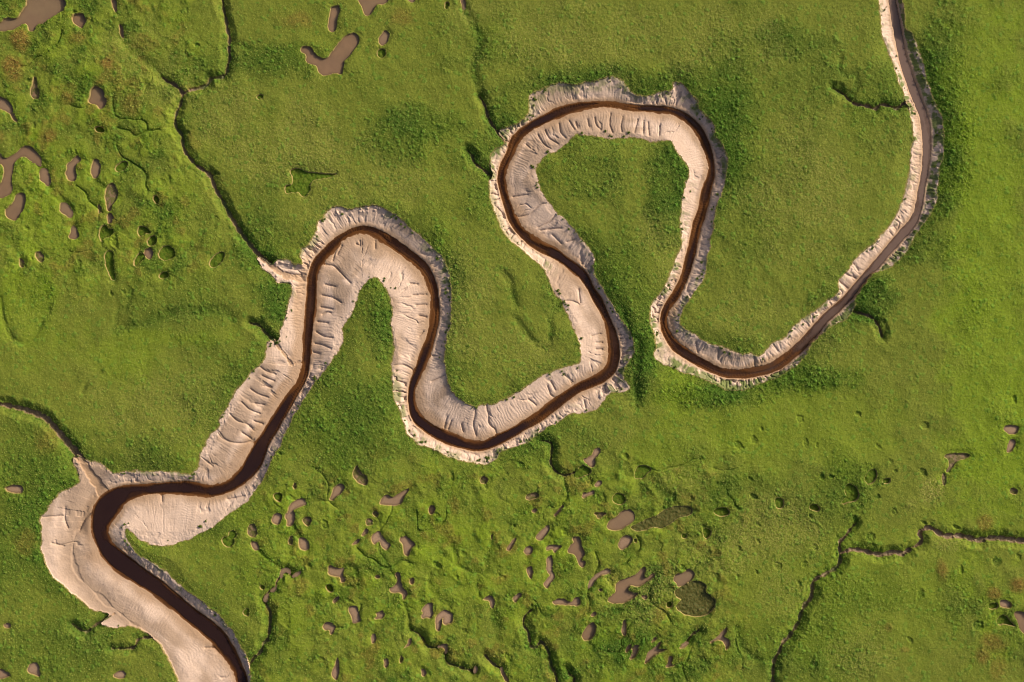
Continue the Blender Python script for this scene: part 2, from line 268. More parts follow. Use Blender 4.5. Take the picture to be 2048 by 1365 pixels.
(I0,'m',"1535,950 1590,915 1650,870 1690,810 1715,800 1700,860 1660,900 1740,930 1740,990 1690,1050 1685,980 1650,940 1600,930 1545,970","mud pool shaped like a running stick figure, right end of the ragged row"),
(I0,'m',"395,410 430,405 425,435 400,435","tiny dark mud hole below the slug-shaped pool"),
(J0,'m',"1890,30 1920,0 2010,10 2000,60 1950,75 1910,55","grey-brown pool by the right edge, upper one of a pair"),
(J0,'m',"1915,205 1930,140 1960,110 1985,130 1965,190 1930,212","small grey-brown pool by the right edge, lower one of a pair"),
(J0,'x',"1425,240 1490,228 1640,232 1600,260 1530,280 1490,340 1445,380 1470,330 1470,290 1465,265","T-shaped weedy pool at the right, above the brown winding runnel"),
(J0,'x',"1420,380 1440,380 1450,430 1435,480 1418,450","thin grey slit below the T-shaped weedy pool"),
(J0,'g',"660,480 700,455 750,490 775,540 750,590 680,600 640,620 640,590 680,560 660,530","olive pear-shaped pond with a pale rim in the right meadow"),
(J0,'g',"385,640 400,612 440,615 470,650 450,675 400,665","small green pond lower left of the pear-shaped pond"),
(J0,'g',"820,400 860,345 905,350 900,430 840,470 820,440","green pond upper right of the pear-shaped pond"),
(J0,'g',"120,590 140,560 185,580 180,650 125,650","small green hollow far left of the pear-shaped pond"),
(J0,'x',"1940,495 1995,500 2000,540 1945,530","tiny grey pool near the right edge above the runnel"),
(J0,'g',"950,430 1020,405 1010,450 965,460","tiny green hollow right of the pond above the pear-shaped one"),
(K0,'m',"1860,400 1900,388 1955,420 1940,455 1870,450","small round brown pool near the lower right edge"),
(K0,'m',"1965,490 2000,475 2100,500 2100,640 2045,660 2010,600 1995,555","brown pool cut by the right edge near the bottom right corner"),
(K0,'g',"1830,560 1850,525 1900,500 1950,560 1990,600 1890,570 1860,585","olive weedy pool between the two brown pools at the lower right edge"),
(K0,'g',"1780,420 1840,410 1850,450 1780,465","tiny olive pond left of the small round brown pool at lower right"),
(L0,'m',"25,330 70,315 120,325 120,360 60,362 30,350","pale bare mud pool by the left edge, left of the creek's wide bend"),
(L0,'m',"140,1290 190,1250 205,1290 215,1340 180,1325 150,1320","pale mud pool near the bottom left corner"),
(L0,'m',"-20,1290 40,1310 60,1330 0,1350 -20,1340","pale mud pool cut by the left edge at the bottom left corner"),
(L0,'m',"590,1335 640,1300 670,1320 650,1350","pale mud patch at the bottom edge beside the sandbar"),
(L0,'m',"15,1055 50,1050 55,1075 20,1080","tiny pale mud patch at the left edge near the bottom"),
]
# hard-edged narrow tidal gullies: origin, half width, points, label
GULLIES = [
(C0, 3.0, "215,-40 218,0 225,60 240,120 250,200 268,250 262,320 268,390 255,440 240,505 200,525 140,535 110,580 50,600 0,615 -45,636", "thin dark gully winding down from the top edge to the fork"),
(A0, 3.6, "1660,795 1710,830 1790,870 1860,945", "short muddy gully arm entering the fork from the upper left"),
((0,0,1), 3.4, "364,187 360,207 352,223 348,241 352,256 362,268 364,285 366,296 371,306 380,318 394,332 406,340 420,352 427,372 438,392 448,408 458,430 472,452 484,470 500,490 520,513 540,530 560,545 580,554 612,557", "long dark gully running from the fork down to the left creek bend"),
((900,100,3.413), 3.2, "205,320 240,380 260,450 290,510 340,570 390,620", "short branching gully entering the upper loop from the left"),
((900,100,3.413), 2.8, "120,685 150,720 170,770 220,810 290,860", "short straight gully just below the one entering the upper loop"),
((300,500,3.412), 3.2, "680,500 740,515 780,560 830,610 880,670 930,740 965,785 1000,770 1035,765", "short gully that cuts the left bank and crosses the sand to the creek"),
((0,560,3.41), 5.5, "-60,840 0,850 100,870 170,890 290,935 350,990 400,1050 460,1120 510,1180 560,1250 610,1330 660,1400 700,1480", "wide sandy gully coming from the left edge to the creek's wide bend"),
(E0, 2.0, "870,215 920,270 940,285", "tiny gully between the arched and the pointed mud pools"),
(E0, 2.7, "810,290 775,350 770,400 720,430 670,480 660,540 700,620 715,680 710,780 700,870 690,940 650,970 620,1050 580,1090 540,1130 505,1180", "winding dark gully reaching the creek at the lower left bottom edge"),
(J0, 3.3, "745,770 700,820 660,870 620,910 625,1000 630,1050 600,1110 530,1150 440,1195 415,1230 400,1340 360,1390 330,1450 300,1540 260,1600 230,1650 180,1690 150,1770 115,1830 105,1920 100,2030", "long dark gully running down to the bottom edge on the right"),
(J0, 4.2, "635,1000 700,970 800,980 900,1005 950,1010 1000,1000 1060,990 1110,1005 1170,970", "short broad muddy gully joining the long right-hand gully to the runnel"),
(J0, 5.0, "1190,955 1240,930 1265,890 1245,850 1270,815 1320,800 1380,835 1450,865 1560,865 1650,885 1700,900 1790,885 1900,885 2000,900 2140,915", "brown winding runnel that leaves through the right edge"),
(F0, 1.8, "310,830 380,870 440,930 490,1010 580,1015", "small ditch below the horseshoe pool"),
(F0, 1.8, "665,1080 680,1160 760,1200 850,1230 950,1260", "small ditch near the bottom edge right of the hooked mud pool"),
(F0, 2.7, "1075,1100 1150,1180 1225,1225", "small dark ditch leading into the muddy slot at the bottom edge"),
(F0, 2.7, "1545,630 1480,700 1465,780 1510,850 1530,950 1545,1005 1600,1010 1640,960 1700,1010 1735,1100 1750,1200 1790,1270 1820,1400", "long winding ditch reaching the bottom edge in the middle"),
(G0, 2.1, "1640,10 1720,20 1760,60 1755,150 1750,250 1820,340 1900,365 1990,335", "thin winding ditch below the middle creek's lower right bank"),
((1550,0,3.412), 3.0, "400,600 470,640 520,690 560,710 640,725 690,740 720,715 760,715 840,735 890,700 940,700", "dark ditch entering the upper right creek from the left"),
((1250,450,3.413), 2.3, "1570,590 1640,610 1700,640 1740,700 1760,760", "crooked green ditch meeting the creek on the right-hand side"),
(I0, 1.8, "70,1220 100,1290 150,1320 130,1400", "short ditch at the bottom edge below the pale tan pool"),
(I0, 1.8, "1300,960 1350,890 1420,840", "short thin ditch up right of the ragged row of pools"),
((0,850,2.65), 2.6, "590,1190 700,1185 730,1140 800,1130", "tiny dark ditch in the grass beside the bottom left sandbar"),
((0,850,2.65), 2.2, "380,1060 450,1100 500,1065 600,1005", "small ditch notching the grass left of the bottom sandbar"),
]
# cuts and cracks in the sand (bars and banks)
CUTS = [
((300,500,3.412), "1190,235 1260,250|1170,310 1240,325 1300,360|1160,390 1240,405|1170,440 1200,425 1230,430|1140,490 1210,500|1130,560 1180,590 1240,600|1120,640 1170,650 1230,675|1110,700 1150,710|1190,100 1250,110 1300,160 1330,190 1365,225|750,800 790,830 850,850|760,860 800,880 840,895|680,950 730,985 800,1010|620,1040 670,1090 740,1120|540,1120 590,1170 650,1190 690,1220|700,1170 760,1190|460,1250 490,1290 560,1320 640,1320 700,1300|620,1250 680,1290|770,930 820,940|710,1050 770,1060"),
((900,100,3.413), "1100,430 1090,500 1110,560|1180,450 1170,520 1175,555|1285,470 1260,560|1325,480 1320,570|1355,490 1360,580|1435,515 1430,580|990,460 1000,510 1030,540|940,470 950,520|815,480 850,540|860,490 870,530|745,500 755,560 790,600|650,545 680,600 740,640|600,575 640,640 700,680|520,640 550,670|430,1000 530,985|450,1140 540,1120 610,1060 660,1045|600,1210 680,1170 720,1125|620,1230 690,1220 760,1215|700,1260 760,1320|800,1310 860,1290"),
((900,400,3.413), "780,690 830,690 880,710|880,610 890,700|970,930 1030,915|1000,975 1040,975|1000,1020 1040,1022|800,1200 830,1250|690,1240 720,1300"),
((700,600,3.413), "290,450 370,445 430,485|855,740 850,800 840,850 860,930|930,720 945,800 950,850 990,890 1000,940|660,800 640,880|760,850 770,900|690,830 660,900|1460,510 1520,560|1350,590 1370,650 1400,670|1220,680 1270,720|1600,690 1610,740|1740,590 1750,640|520,380 600,385|555,560 650,515"),
((500,350,3.412), "745,450 745,480 720,470|850,450 850,500|620,480 590,540|580,500 560,580|1090,740 1140,745|1110,820 1200,815|1130,890 1200,885|1150,960 1200,970|1150,1100 1180,1070|980,1300 1050,1300 1120,1340"),
((1250,450,3.413), "490,800 500,870|640,850 640,920|1460,380 1530,430|1500,330 1580,360|1560,260 1600,310|1010,810 1050,860|890,905 890,960"),
((0,850,2.65), "340,440 335,500 350,550|270,630 330,645|220,490 330,485|1160,40 1190,80 1260,100 1340,90|1060,170 1120,220|1200,400 1290,380|850,360 850,410|1080,1190 1140,1190 1150,1210|500,460 440,500 410,560"),
]
SIDE_CHANNEL = "500,380 480,460 430,520 385,600 375,700 400,800 470,870 560,950 640,1010 760,1120 850,1230 900,1400"
# soft, overgrown swales: only hollows of the ground
SWALES = [
(C0, 6, .5, "1870,65 1920,150 1970,230 1980,290 1930,420 1940,520 1970,600 1980,650"),
(A0, 6, .45, "1270,400 1350,500 1450,580 1560,680 1640,780"),
(E0, 2.5, .4, "1095,30 1080,100 1040,200 1020,250"),
(E0, 2.5, .4, "600,20 690,100 760,160 830,205"),
(F0, 7, .4, "1130,610 1180,700 1200,850 1190,980 1160,1100"),
(F0, 2.5, .4, "250,560 290,700 310,830"),
(F0, 3, .45, "740,-40 770,80 780,160 850,200 960,245 1080,240 1090,100 1130,-60"),
(F0, 3, .4, "960,245 1010,280 1010,480"),
((900,400,3.413), 5, .45, "360,500 410,560 420,620 460,740 440,790 500,880 560,960 650,1000 690,900 680,800 740,730"),
((0,560,3.41), 8, .5, "800,345 1000,290 1150,235 1365,215 1500,210 1580,260"),
((0,560,3.41), 2.5, .4, "790,300 800,220 870,170 890,80"),
((0,560,3.41), 2.5, .4, "0,120 30,300 120,430 230,385 330,200"),
((0,560,3.41), 3, .35, "560,760 600,690 680,630"),
(I0, 3, .5, "1800,800 1840,920 1850,980 1920,1070 2000,1130 2060,1140"),
(I0, 4, .4, "560,640 700,620 850,620 1050,560"),
((1550,0,3.412), 3, .45, "450,400 440,480 500,520 550,510 550,600 520,660"),
(D0, 2, .4, "1090,545 1200,520 1320,530"),
(D0, 2, .5, "950,770 1000,850 1010,910"),
(D0, 2, .4, "600,1020 690,1110"),
(D0, 2.2, .4, "1470,1200 1560,1190 1610,1290 1600,1400 1500,1390"),
(B0, 4, .4, "350,330 440,520 560,640 690,780 650,860"),
(B0, 3, .4, "850,440 960,530"),
(F0, 3, .35, "500,400 490,290 560,200 580,110 640,70 760,130"),
(F0, 4, .3, "500,400 600,500 700,560"),
(I0, 9, .4, "960,40 1000,120 950,200"),
(H0, 9, .45, "800,400 830,520 900,640 860,760 800,870"),
(H0, 7, .45, "930,360 1000,500 1100,600 1060,700"),
(H0, 7, .5, "500,400 560,300 650,300 690,360"),
((700,600,3.413), 5, .5, "1960,260 1975,330 1960,500 1970,700"),
((1250,450,3.413), 3, .45, "-20,560 30,700 30,850 60,1000 80,1240"),
((380,0,3.413), 2.5, .4, "270,320 330,300 400,330"),
((0,0,5.11), 2, .4, "260,460 310,490 420,430"),
((0,850,3.3), 2.5, .4, "650,330 700,380 690,520 640,600"),
]
# vegetation tints (LUSH by the upper right creek bank also paints in shade): cx, cy, rx, ry, strength
LUSH = [(850,250,120,48,.75),(790,300,90,45,.45),(1000,260,40,90,.6),(560,120,140,45,.6),(620,330,50,22,.3),(1890,150,60,200,.75),(1905,330,40,150,.7),
 (1870,500,80,60,.6),(1750,600,60,50,.8),(1610,760,150,35,.8),(1420,790,130,28,.7),(1285,720,34,110,.55),(1180,880,70,40,.4),(1250,600,70,150,.45),
 (1340,380,60,110,.75),(1180,350,90,60,.5),(1590,80,90,40,.5),(1750,270,60,100,.45),(1450,260,70,180,.6),(1240,160,210,40,.55),(1500,560,60,190,.3),
 (960,340,60,120,.4),(560,600,60,60,.7),(430,780,90,160,.35),(700,830,90,140,.4),(760,660,30,70,.6),(900,520,50,120,.35),(70,950,120,110,.35),
 (80,1120,120,120,.45),(120,1300,160,90,.5),(250,900,200,60,.45),(190,670,60,60,.3),(90,600,40,80,.5),(380,130,60,40,.5),
 (520,480,60,70,.5),(480,1050,90,60,.3),(560,1330,120,60,.3),(1080,880,80,60,.4),(1290,1300,200,60,.25),(1480,1300,120,80,.3),(1640,1290,90,120,.2),
 (1750,1180,90,50,.35),(1440,1000,200,60,.25),(1890,1200,100,60,.3),(1700,960,90,50,.4),(360,420,120,120,.3)]
YELLOW = [(1980,600,110,700,.9),(1960,200,90,260,.7),(1700,1200,250,180,.35),(50,620,110,110,.7),(260,720,90,50,.6),(340,675,140,22,.5),(1450,860,200,60,.5),(1360,790,60,70,.6),(100,420,150,200,.4),
 (600,1150,300,200,.3),(1000,1100,260,180,.35),(1330,900,100,60,.5),(1640,860,200,130,.4)]
DRY = [(560,300,170,90,.5),(450,240,80,120,.4),(1120,90,200,60,.5),(1380,80,200,90,.4),(1600,380,110,170,.45),(1330,500,60,90,.5),(930,600,60,170,.45),(1500,620,70,60,.3),(640,420,80,40,.3),
 (1300,1180,110,70,.6),(1540,1060,120,80,.6),(1430,1100,90,60,.6),(1860,985,30,26,.9),(1820,1010,20,20,.6),(300,150,120,80,.35),(1360,960,60,30,.4),(780,370,180,50,.35),(1560,1180,60,60,.5),(1720,1310,80,60,.45),(230,90,60,50,.4),
 (1900,1090,40,15,.7),(320,820,140,120,.35),(1000,700,120,60,.3),(1050,20,160,50,.3),(1650,700,60,70,.2)]
BROWN = [(42,80,22,20,1),(25,140,22,26,.9),(155,75,20,15,.7),(215,126,15,13,.8),(100,270,20,16,.8),(138,195,14,16,.5),(200,165,14,8,.6),(265,210,22,26,.5),(2035,1167,22,16,1),(1988,1187,16,14,.8),
 (1987,1285,28,18,.7),(1965,1312,16,20,.7),(1885,1140,12,24,.8),(1970,1045,20,18,.7),(1778,1255,12,10,.5),(590,40,40,18,.5),(800,35,30,20,.5),(1995,1340,20,25,.5),(1810,1300,10,6,.5),(130,770,12,12,.2),(100,880,30,40,.4),(50,1090,25,30,.4),(200,1190,40,30,.3)]

# ------------------------------------------------------------------ raster fields on a 10 cm grid
X0, X1, Y0, Y1 = -32, 2080, -32, 1398
gx = np.arange(X0, X1 + 1, dtype=np.float32); gy = np.arange(Y0, Y1 + 1, dtype=np.float32)
NX, NY = len(gx), len(gy)
PX, PY = np.meshgrid(gx, gy)

def catmull(P, step=5.0):
    out = []
    n = len(P)
    for i in range(n - 1):
        p0, p1, p2, p3 = P[max(i-1,0)], P[i], P[i+1], P[min(i+2,n-1)]
        m = max(1, int(np.hypot(*(p2[:2] - p1[:2])) / step))
        for t in np.arange(m) / m:
            out.append(0.5 * ((2*p1) + (-p0+p2)*t + (2*p0-5*p1+4*p2-p3)*t*t + (-p0+3*p1-3*p2+p3)*t**3))
    out.append(P[-1])
    return np.array(out)

def window(x0, x1, y0, y1, r):
    a = max(0, int(x0 - r - X0)); b = min(NX, int(x1 + r - X0) + 2)
    c = max(0, int(y0 - r - Y0)); d = min(NY, int(y1 + r - Y0) + 2)
    return a, b, c, d
def seg_dist(x, y, p, q):
    dx, dy = q[0] - p[0], q[1] - p[1]
    L2 = dx*dx + dy*dy + 1e-9
    t = np.clip(((x - p[0]) * dx + (y - p[1]) * dy) / L2, 0, 1)
    return np.hypot(x - p[0] - t*dx, y - p[1] - t*dy), t
def dist_to(P, r, closed=False, D=None):
    if D is None: D = np.full((NY, NX), r, np.float32)
    Q = list(P) + ([P[0]] if closed else [])
    for p, q in zip(Q[:-1], Q[1:]):
        a, b, c, d = window(min(p[0],q[0]), max(p[0],q[0]), min(p[1],q[1]), max(p[1],q[1]), r)
        if a >= b or c >= d: continue
        dd, _ = seg_dist(PX[c:d, a:b], PY[c:d, a:b], p, q)
        np.minimum(D[c:d, a:b], dd, out=D[c:d, a:b])
    return D
def fill(P, a=0, b=None, c=0, d=None):
    """even-odd fill of polygon P over the window"""
    b = NX if b is None else b; d = NY if d is None else d
    M = np.zeros((d - c, b - a), bool)
    Q = np.vstack([P, P[:1]])
    for j in range(c, d):
        y = gy[j] + 0.001
        y1, y2 = Q[:-1, 1], Q[1:, 1]
        k = (y1 > y) != (y2 > y)
        if not k.any(): continue
        xs = np.sort(Q[:-1, 0][k] + (y - y1[k]) / (y2[k] - y1[k]) * (Q[1:, 0][k] - Q[:-1, 0][k]))
        row = gx[a:b]
        cnt = np.searchsorted(xs, row)
        M[j - c] = (cnt & 1) == 1
    return M

WL = -1.45                                # river level (m)
lower = 1.0 - WL / CAM_H                  # things lying lower were mapped slightly too near the middle
def dep(P, z):
    Q = P.copy(); k = (CAM_H - z) / CAM_H
    Q[:, 0] = 1024 + (Q[:, 0] - 1024) * k; Q[:, 1] = 682.5 + (Q[:, 1] - 682.5) * k
    return Q
W = catmull(dep(WATER, WL), 6)
hd = np.unwrap(np.arctan2(np.gradient(W[:,1]), np.gradient(W[:,0])))
cv = np.gradient(hd) / np.maximum(np.hypot(np.gradient(W[:,0]), np.gradient(W[:,1])), 1)
kk = np.ones(11) / 11
cv = np.convolve(np.pad(cv, 5, mode='edge'), kk, mode='valid') * 100
arc = np.concatenate([[0], np.cumsum(np.hypot(np.diff(W[:,0]), np.diff(W[:,1])))])
R = 150
DW = np.full((NY, NX), R, np.float32); SS = np.zeros((NY, NX), np.float32)
SIDE = np.zeros((NY, NX), np.float32); CV = np.zeros((NY, NX), np.float32)
for i in range(len(W) - 1):
    p, q = W[i], W[i+1]
    a, b, c, d = window(min(p[0],q[0]), max(p[0],q[0]), min(p[1],q[1]), max(p[1],q[1]), R)
    if a >= b or c >= d: continue
    x, y = PX[c:d, a:b], PY[c:d, a:b]
    dd, t = seg_dist(x, y, p, q)
    dd = dd - (p[2] + t * (q[2] - p[2]))
    m = dd < DW[c:d, a:b]
    DW[c:d, a:b][m] = dd[m]
    SS[c:d, a:b][m] = (arc[i] + t * (arc[i+1] - arc[i]))[m]
    cr = (q[0]-p[0]) * (y - p[1]) - (q[1]-p[1]) * (x - p[0])
    SIDE[c:d, a:b][m] = np.sign(cr)[m]
    CV[c:d, a:b][m] = (cv[i] + t * (cv[i+1] - cv[i]))[m] * np.sign(cr)[m]
corr = np.vstack([BANK_A[:, :2], BANK_B[::-1, :2]])
corr = dep(corr, -0.3)
Q = np.vstack([corr, corr[:1]]); corr = np.stack([Q[:-1]*.8 + Q[1:]*.2, Q[:-1]*.2 + Q[1:]*.8], 1).reshape(-1, 2)
corr = corr[(np.arange(len(corr)) > 0)]
inside = fill(corr)
DG = dist_to(corr, R, closed=True)
SG = np.where(inside, DG, -DG)            # >0 on the sand
edge_n = fbm(PX, PY, 16, 3, 1)
small_n = fbm(PX, PY, 5, 2, 2)
SG = SG + edge_n * 3.2 + small_n * 1.6
inner = smooth(.15, .9, CV)                 # 1 on the inner side of a bend
outer = smooth(.15, .9, -CV)
DWn = DW + fbm(PX, PY, 24, 3, 5) * 1.7 + small_n * (.5 + 1.0 * inner) + .5

# tidal gullies and swales
GD = np.full((NY, NX), 26.0, np.float32)   # distance to gully rim, <0 inside
GI = np.zeros((NY, NX), np.int16)
for gi, (org, hw, txt, lab) in enumerate(GULLIES):
    P = catmull(pts(txt, *org), 5)
    n = len(P)
    for k in range(n - 1):
        p, q = P[k], P[k+1]
        a, b, c, d = window(min(p[0],q[0]), max(p[0],q[0]), min(p[1],q[1]), max(p[1],q[1]), 25 + hw)
        if a >= b or c >= d: continue
        w = hw * (0.6 + 0.4 * min(1, 4 * k / n) + (1.1 * (k / n) ** 4 if hw in (3.4, 5.5) else 0)) * (0.85 + 0.35 * math.sin(k * 1.7 + gi))
        dd, _ = seg_dist(PX[c:d, a:b], PY[c:d, a:b], p, q)
        dd = dd - w
        m = dd < GD[c:d, a:b]
        GD[c:d, a:b][m] = dd[m]; GI[c:d, a:b][m] = gi + 1
GD = GD + small_n * 1.1 + edge_n * 1.0
SW = np.zeros((NY, NX), np.float32)
SWd = np.zeros((NY, NX), np.float32)
for org, hw, dp, txt in SWALES:
    P = catmull(pts(txt, *org), 6)
    D = np.full((NY, NX), 40.0, np.float32)
    D = dist_to(P, 22 + hw * 1.6, D=D)
    f = .55 * (1 - smooth(hw * .3, hw * 1.8 + 3, D + edge_n * 4)) + .45 * (1 - smooth(0, hw * 2.2 + 12, D + edge_n * 5))
    SW = np.maximum(SW, f * dp * (.75 + .5 * edge_n))

rw = np.random.default_rng(21)
for k in range(26):                       # small winding drainage threads
    if k < 18: x_, y_ = rw.uniform(600, 1500), rw.uniform(930, 1330)
    else: x_, y_ = rw.uniform(20, 430), rw.uniform(60, 480)
    a_ = rw.uniform(.8, 2.4); P = [[x_, y_]]
    for j in range(int(rw.integers(5, 11))):
        a_ += rw.normal(0, .5); x_ += 13 * math.cos(a_); y_ += 13 * math.sin(a_); P.append([x_, y_])
    D = dist_to(catmull(np.array(P), 5), 12, D=np.full((NY, NX), 12.0, np.float32)) + edge_n * 1.5
    SW = np.maximum(SW, rw.uniform(.22, .5) * (.6 * (1 - smooth(.3, 2.4, D)) + .4 * (1 - smooth(0, 9, D))))

# pools
PD = np.full((NY, NX), 30.0, np.float32)
PK = np.zeros((NY, NX), np.int16)
pool_win = []
for i, (org, kind, txt, lab) in enumerate(POOLS):
    P = pts(txt, *org)
    Pc = np.vstack([P, P[:1]])
    # chaikin rounding
    for _ in range(2):
        Q = np.vstack([P, P[:1]])
        P = np.stack([Q[:-1]*.75 + Q[1:]*.25, Q[:-1]*.25 + Q[1:]*.75], 1).reshape(-1, 2)
    a, b, c, d = window(P[:,0].min(), P[:,0].max(), P[:,1].min(), P[:,1].max(), 16)
    if a >= b or c >= d: pool_win.append(None); continue
    M = fill(P, a, b, c, d)
    x, y = PX[c:d, a:b], PY[c:d, a:b]
    D = np.full(x.shape, 40.0, np.float32)
    for p, q in zip(P, np.roll(P, -1, 0)):
        dd, _ = seg_dist(x, y, p, q); np.minimum(D, dd, out=D)
    D = np.where(M, -D, D) + edge_n[c:d, a:b] * 1.8 + small_n[c:d, a:b] * 1.0
    m = D < PD[c:d, a:b]
    PD[c:d, a:b][m] = D[m]; PK[c:d, a:b][m] = i + 1
    pool_win.append((a, b, c, d, D))

# ------------------------------------------------------------------ heights (m)
mid_ = fbm(PX, PY, 40, 3, 7)
def blobs(L):
    r = np.zeros((NY, NX), np.float32)
    for cx, cy, rx, ry, s in L:
        a, b, c, d = window(cx, cx, cy, cy, 1.6 * max(rx, ry))
        if a >= b or c >= d: continue
        e = np.hypot((PX[c:d, a:b] - cx) / rx, (PY[c:d, a:b] - cy) / ry)
        e = e + fbm(PX[c:d, a:b], PY[c:d, a:b], 30, 4, 3) * 0.35
        e = e + .35 * mid_[c:d, a:b] + .25 * edge_n[c:d, a:b]
        r[c:d, a:b] = np.maximum(r[c:d, a:b], s * (1 - smooth(0.35, 1.25, e)))
    return r
rp = np.random.default_rng(5)
PIT = np.zeros((NY, NX), np.float32)
for k in range(150):
    if k < 90: cx, cy = rp.uniform(560, 1900), rp.uniform(880, 1350)
    elif k < 120: cx, cy = rp.uniform(0, 440), rp.uniform(0, 620)
    else: cx, cy = rp.uniform(1500, 2040), rp.uniform(800, 1350)
    rr = rp.uniform(3, 9); an = rp.uniform(.3, 1.6); el = rp.uniform(1, 2.2)
    a, b, c, d = window(cx, cx, cy, cy, 24)
    if a >= b or c >= d: continue
    dx, dy = PX[c:d, a:b] - cx, PY[c:d, a:b] - cy
    e = np.hypot(dx * math.cos(an) + dy * math.sin(an), (dy * math.cos(an) - dx * math.sin(an)) * el) + 5.5 * edge_n[c:d, a:b] + 2.5 * small_n[c:d, a:b]
    PIT[c:d, a:b] = np.maximum(PIT[c:d, a:b], (1 - smooth(rr - 3, rr + 3, e)) * rp.uniform(.14, .34))
lush, yellow, dry, brown = blobs(LUSH), blobs(YELLOW), blobs(DRY), blobs(BROWN)
big = fbm(PX, PY, 160, 4, 6)
mid = fbm(PX, PY, 40, 3, 7)
near_cr = 1 - smooth(5, 60, -SG)
lush = np.clip(lush * 1.15 + .32 * near_cr + big * .65 + mid * .35 + SW * 1.1 + PIT * 1.6 - .08 + .4 * (1 - smooth(0, 14, GD)), 0, 1)  # darker green by gullies and creek: lusher plants plus painted-in bank shade
yellow = np.clip(yellow + .25 * fbm(PX, PY, 120, 4, 8), 0, 1)
dry = np.clip(dry + .3 * fbm(PX, PY, 60, 4, 9), 0, 1)

# tussocks: cellular bumps, higher in lush places
def cell(x, y, size, k):
    iu = np.floor(x / size); iv = np.floor(y / size)
    best = np.full(x.shape, 9.0, np.float32); hid = np.zeros(x.shape, np.float32)
    T, T2, T3 = TAB[k % 4], TAB[(k+1) % 4], TAB[(k+2) % 4]
    for du in (-1, 0, 1):
        for dv in (-1, 0, 1):
            cu = iu + du; cv = iv + dv
            hu = cu.astype(np.int32) & 255; hv = cv.astype(np.int32) & 255
            dx = cu + .5 + (T[hv, hu] - .5) * .9 - x / size
            dy = cv + .5 + (T2[hv, hu] - .5) * .9 - y / size
            dd = dx*dx + dy*dy
            m = dd < best
            best = np.where(m, dd, best); hid = np.where(m, T3[hv, hu], hid)
    return np.sqrt(best), hid
panz = np.maximum(smooth(860, 980, PY) * smooth(470, 560, PX) * smooth(1560, 1400, PX), smooth(480, 330, PX) * smooth(640, 520, PY))
pc, ph = cell(PX + 26 * mid + 10 * edge_n, PY + 26 * fbm(PX, PY, 40, 3, 21), 64, 2)
dome = smooth(.62, .12, pc) * panz * (.35 + .65 * ph)
pc2, ph2 = cell(PX + 12 * mid + 9 * edge_n, PY + 12 * fbm(PX, PY, 40, 3, 22), 30, 3)
dome2 = smooth(.7, .15, pc2) * panz * ph2
yellow = np.clip(yellow + .55 * dome + .2 * dome2, 0, 1); lush = np.clip(lush + .35 * panz * (.4 - dome - .5 * dome2) + .5 * panz * smooth(.05, .45, fbm(PX, PY, 34, 4, 37)), 0, 1)
brown = np.clip(brown + .45 * panz * smooth(.2, .55, fbm(PX, PY, 26, 4, 38)), 0, 1)
c1, h1 = cell(PX + small_n * 2, PY + edge_n * 2, 7.5, 0)
c2, h2 = cell(PX + edge_n * 2, PY - small_n * 2, 4.2, 1)
tus = np.clip(1 - c1 * 1.5, 0, 1) * (0.15 + h1 ** 2) * 0.20
tus2 = np.clip(1 - c2 * 1.4, 0, 1) * (0.2 + h2) * 0.10
rough = 0.36 + 0.55 * lush + .35 * dry
grassz = 0.26 * big + 0.20 * mid + (.04 + .10 * panz) * edge_n + .13 * smooth(.72, .8, h1) * np.clip(1 - c1 * 1.4, 0, 1) * lush + .22 * dome + .12 * dome2 + rough * (tus + tus2) * 0.95 + 0.05 * vnoise(PX / 2.2, PY / 2.2, 3) * rough
grassz = grassz + brown * (0.12 + .3 * tus) + lush * .05
slump = smooth(14, 0, -SG) * 0.12 + smooth(38, 0, -SG) * .42 * smooth(-.5, .5, fbm(PX, PY, 120, 2, 23) + .35 * (SIDE < 0))                                # marsh dips a little towards the creek
grassz = grassz - slump - SW * 0.95 - PIT + .10 * lush * smooth(.1, .6, fbm(PX, PY, 11, 2, 33))

# sand
dwp = np.clip(DWn, 0, None)
tt = dwp / (dwp + np.clip(SG, 0.2, None))
wide = smooth(14, 46, dwp + np.clip(SG, 0, None)) * (1 - .9 * outer * (SS < 3800))
prof = tt ** (0.75 + .35 * wide)
top = -0.38 + .14 * wide
sandz = WL + (top - WL) * prof
u = SS + 3.5 * fbm(PX, PY, 30, 2, 10) + 14 * SIDE
uf = u + 2.5 * vnoise(dwp / 6.0, SS / 9.0, 3)
flu = 1 - np.abs(vnoise(uf / 8.5 + 40 * SIDE, tt * 1.3 + SS / 90, 0))
flu2 = 1 - np.abs(vnoise(u / 3.4 + 11 * SIDE, tt * 2.2 + SS / 50, 1))
steep = (1 - wide)
env = smooth(0.05, .3, tt) * smooth(1.02, .8, tt) 
patch = smooth(-.35, .35, fbm(SS + 90 * SIDE, dwp, 90, 2, 11))
sandz = sandz - env * steep * (1 + .7 * outer) * (0.42 * (flu ** 3) + 0.17 * flu2 ** 2) * (0.35 + .65 * patch)
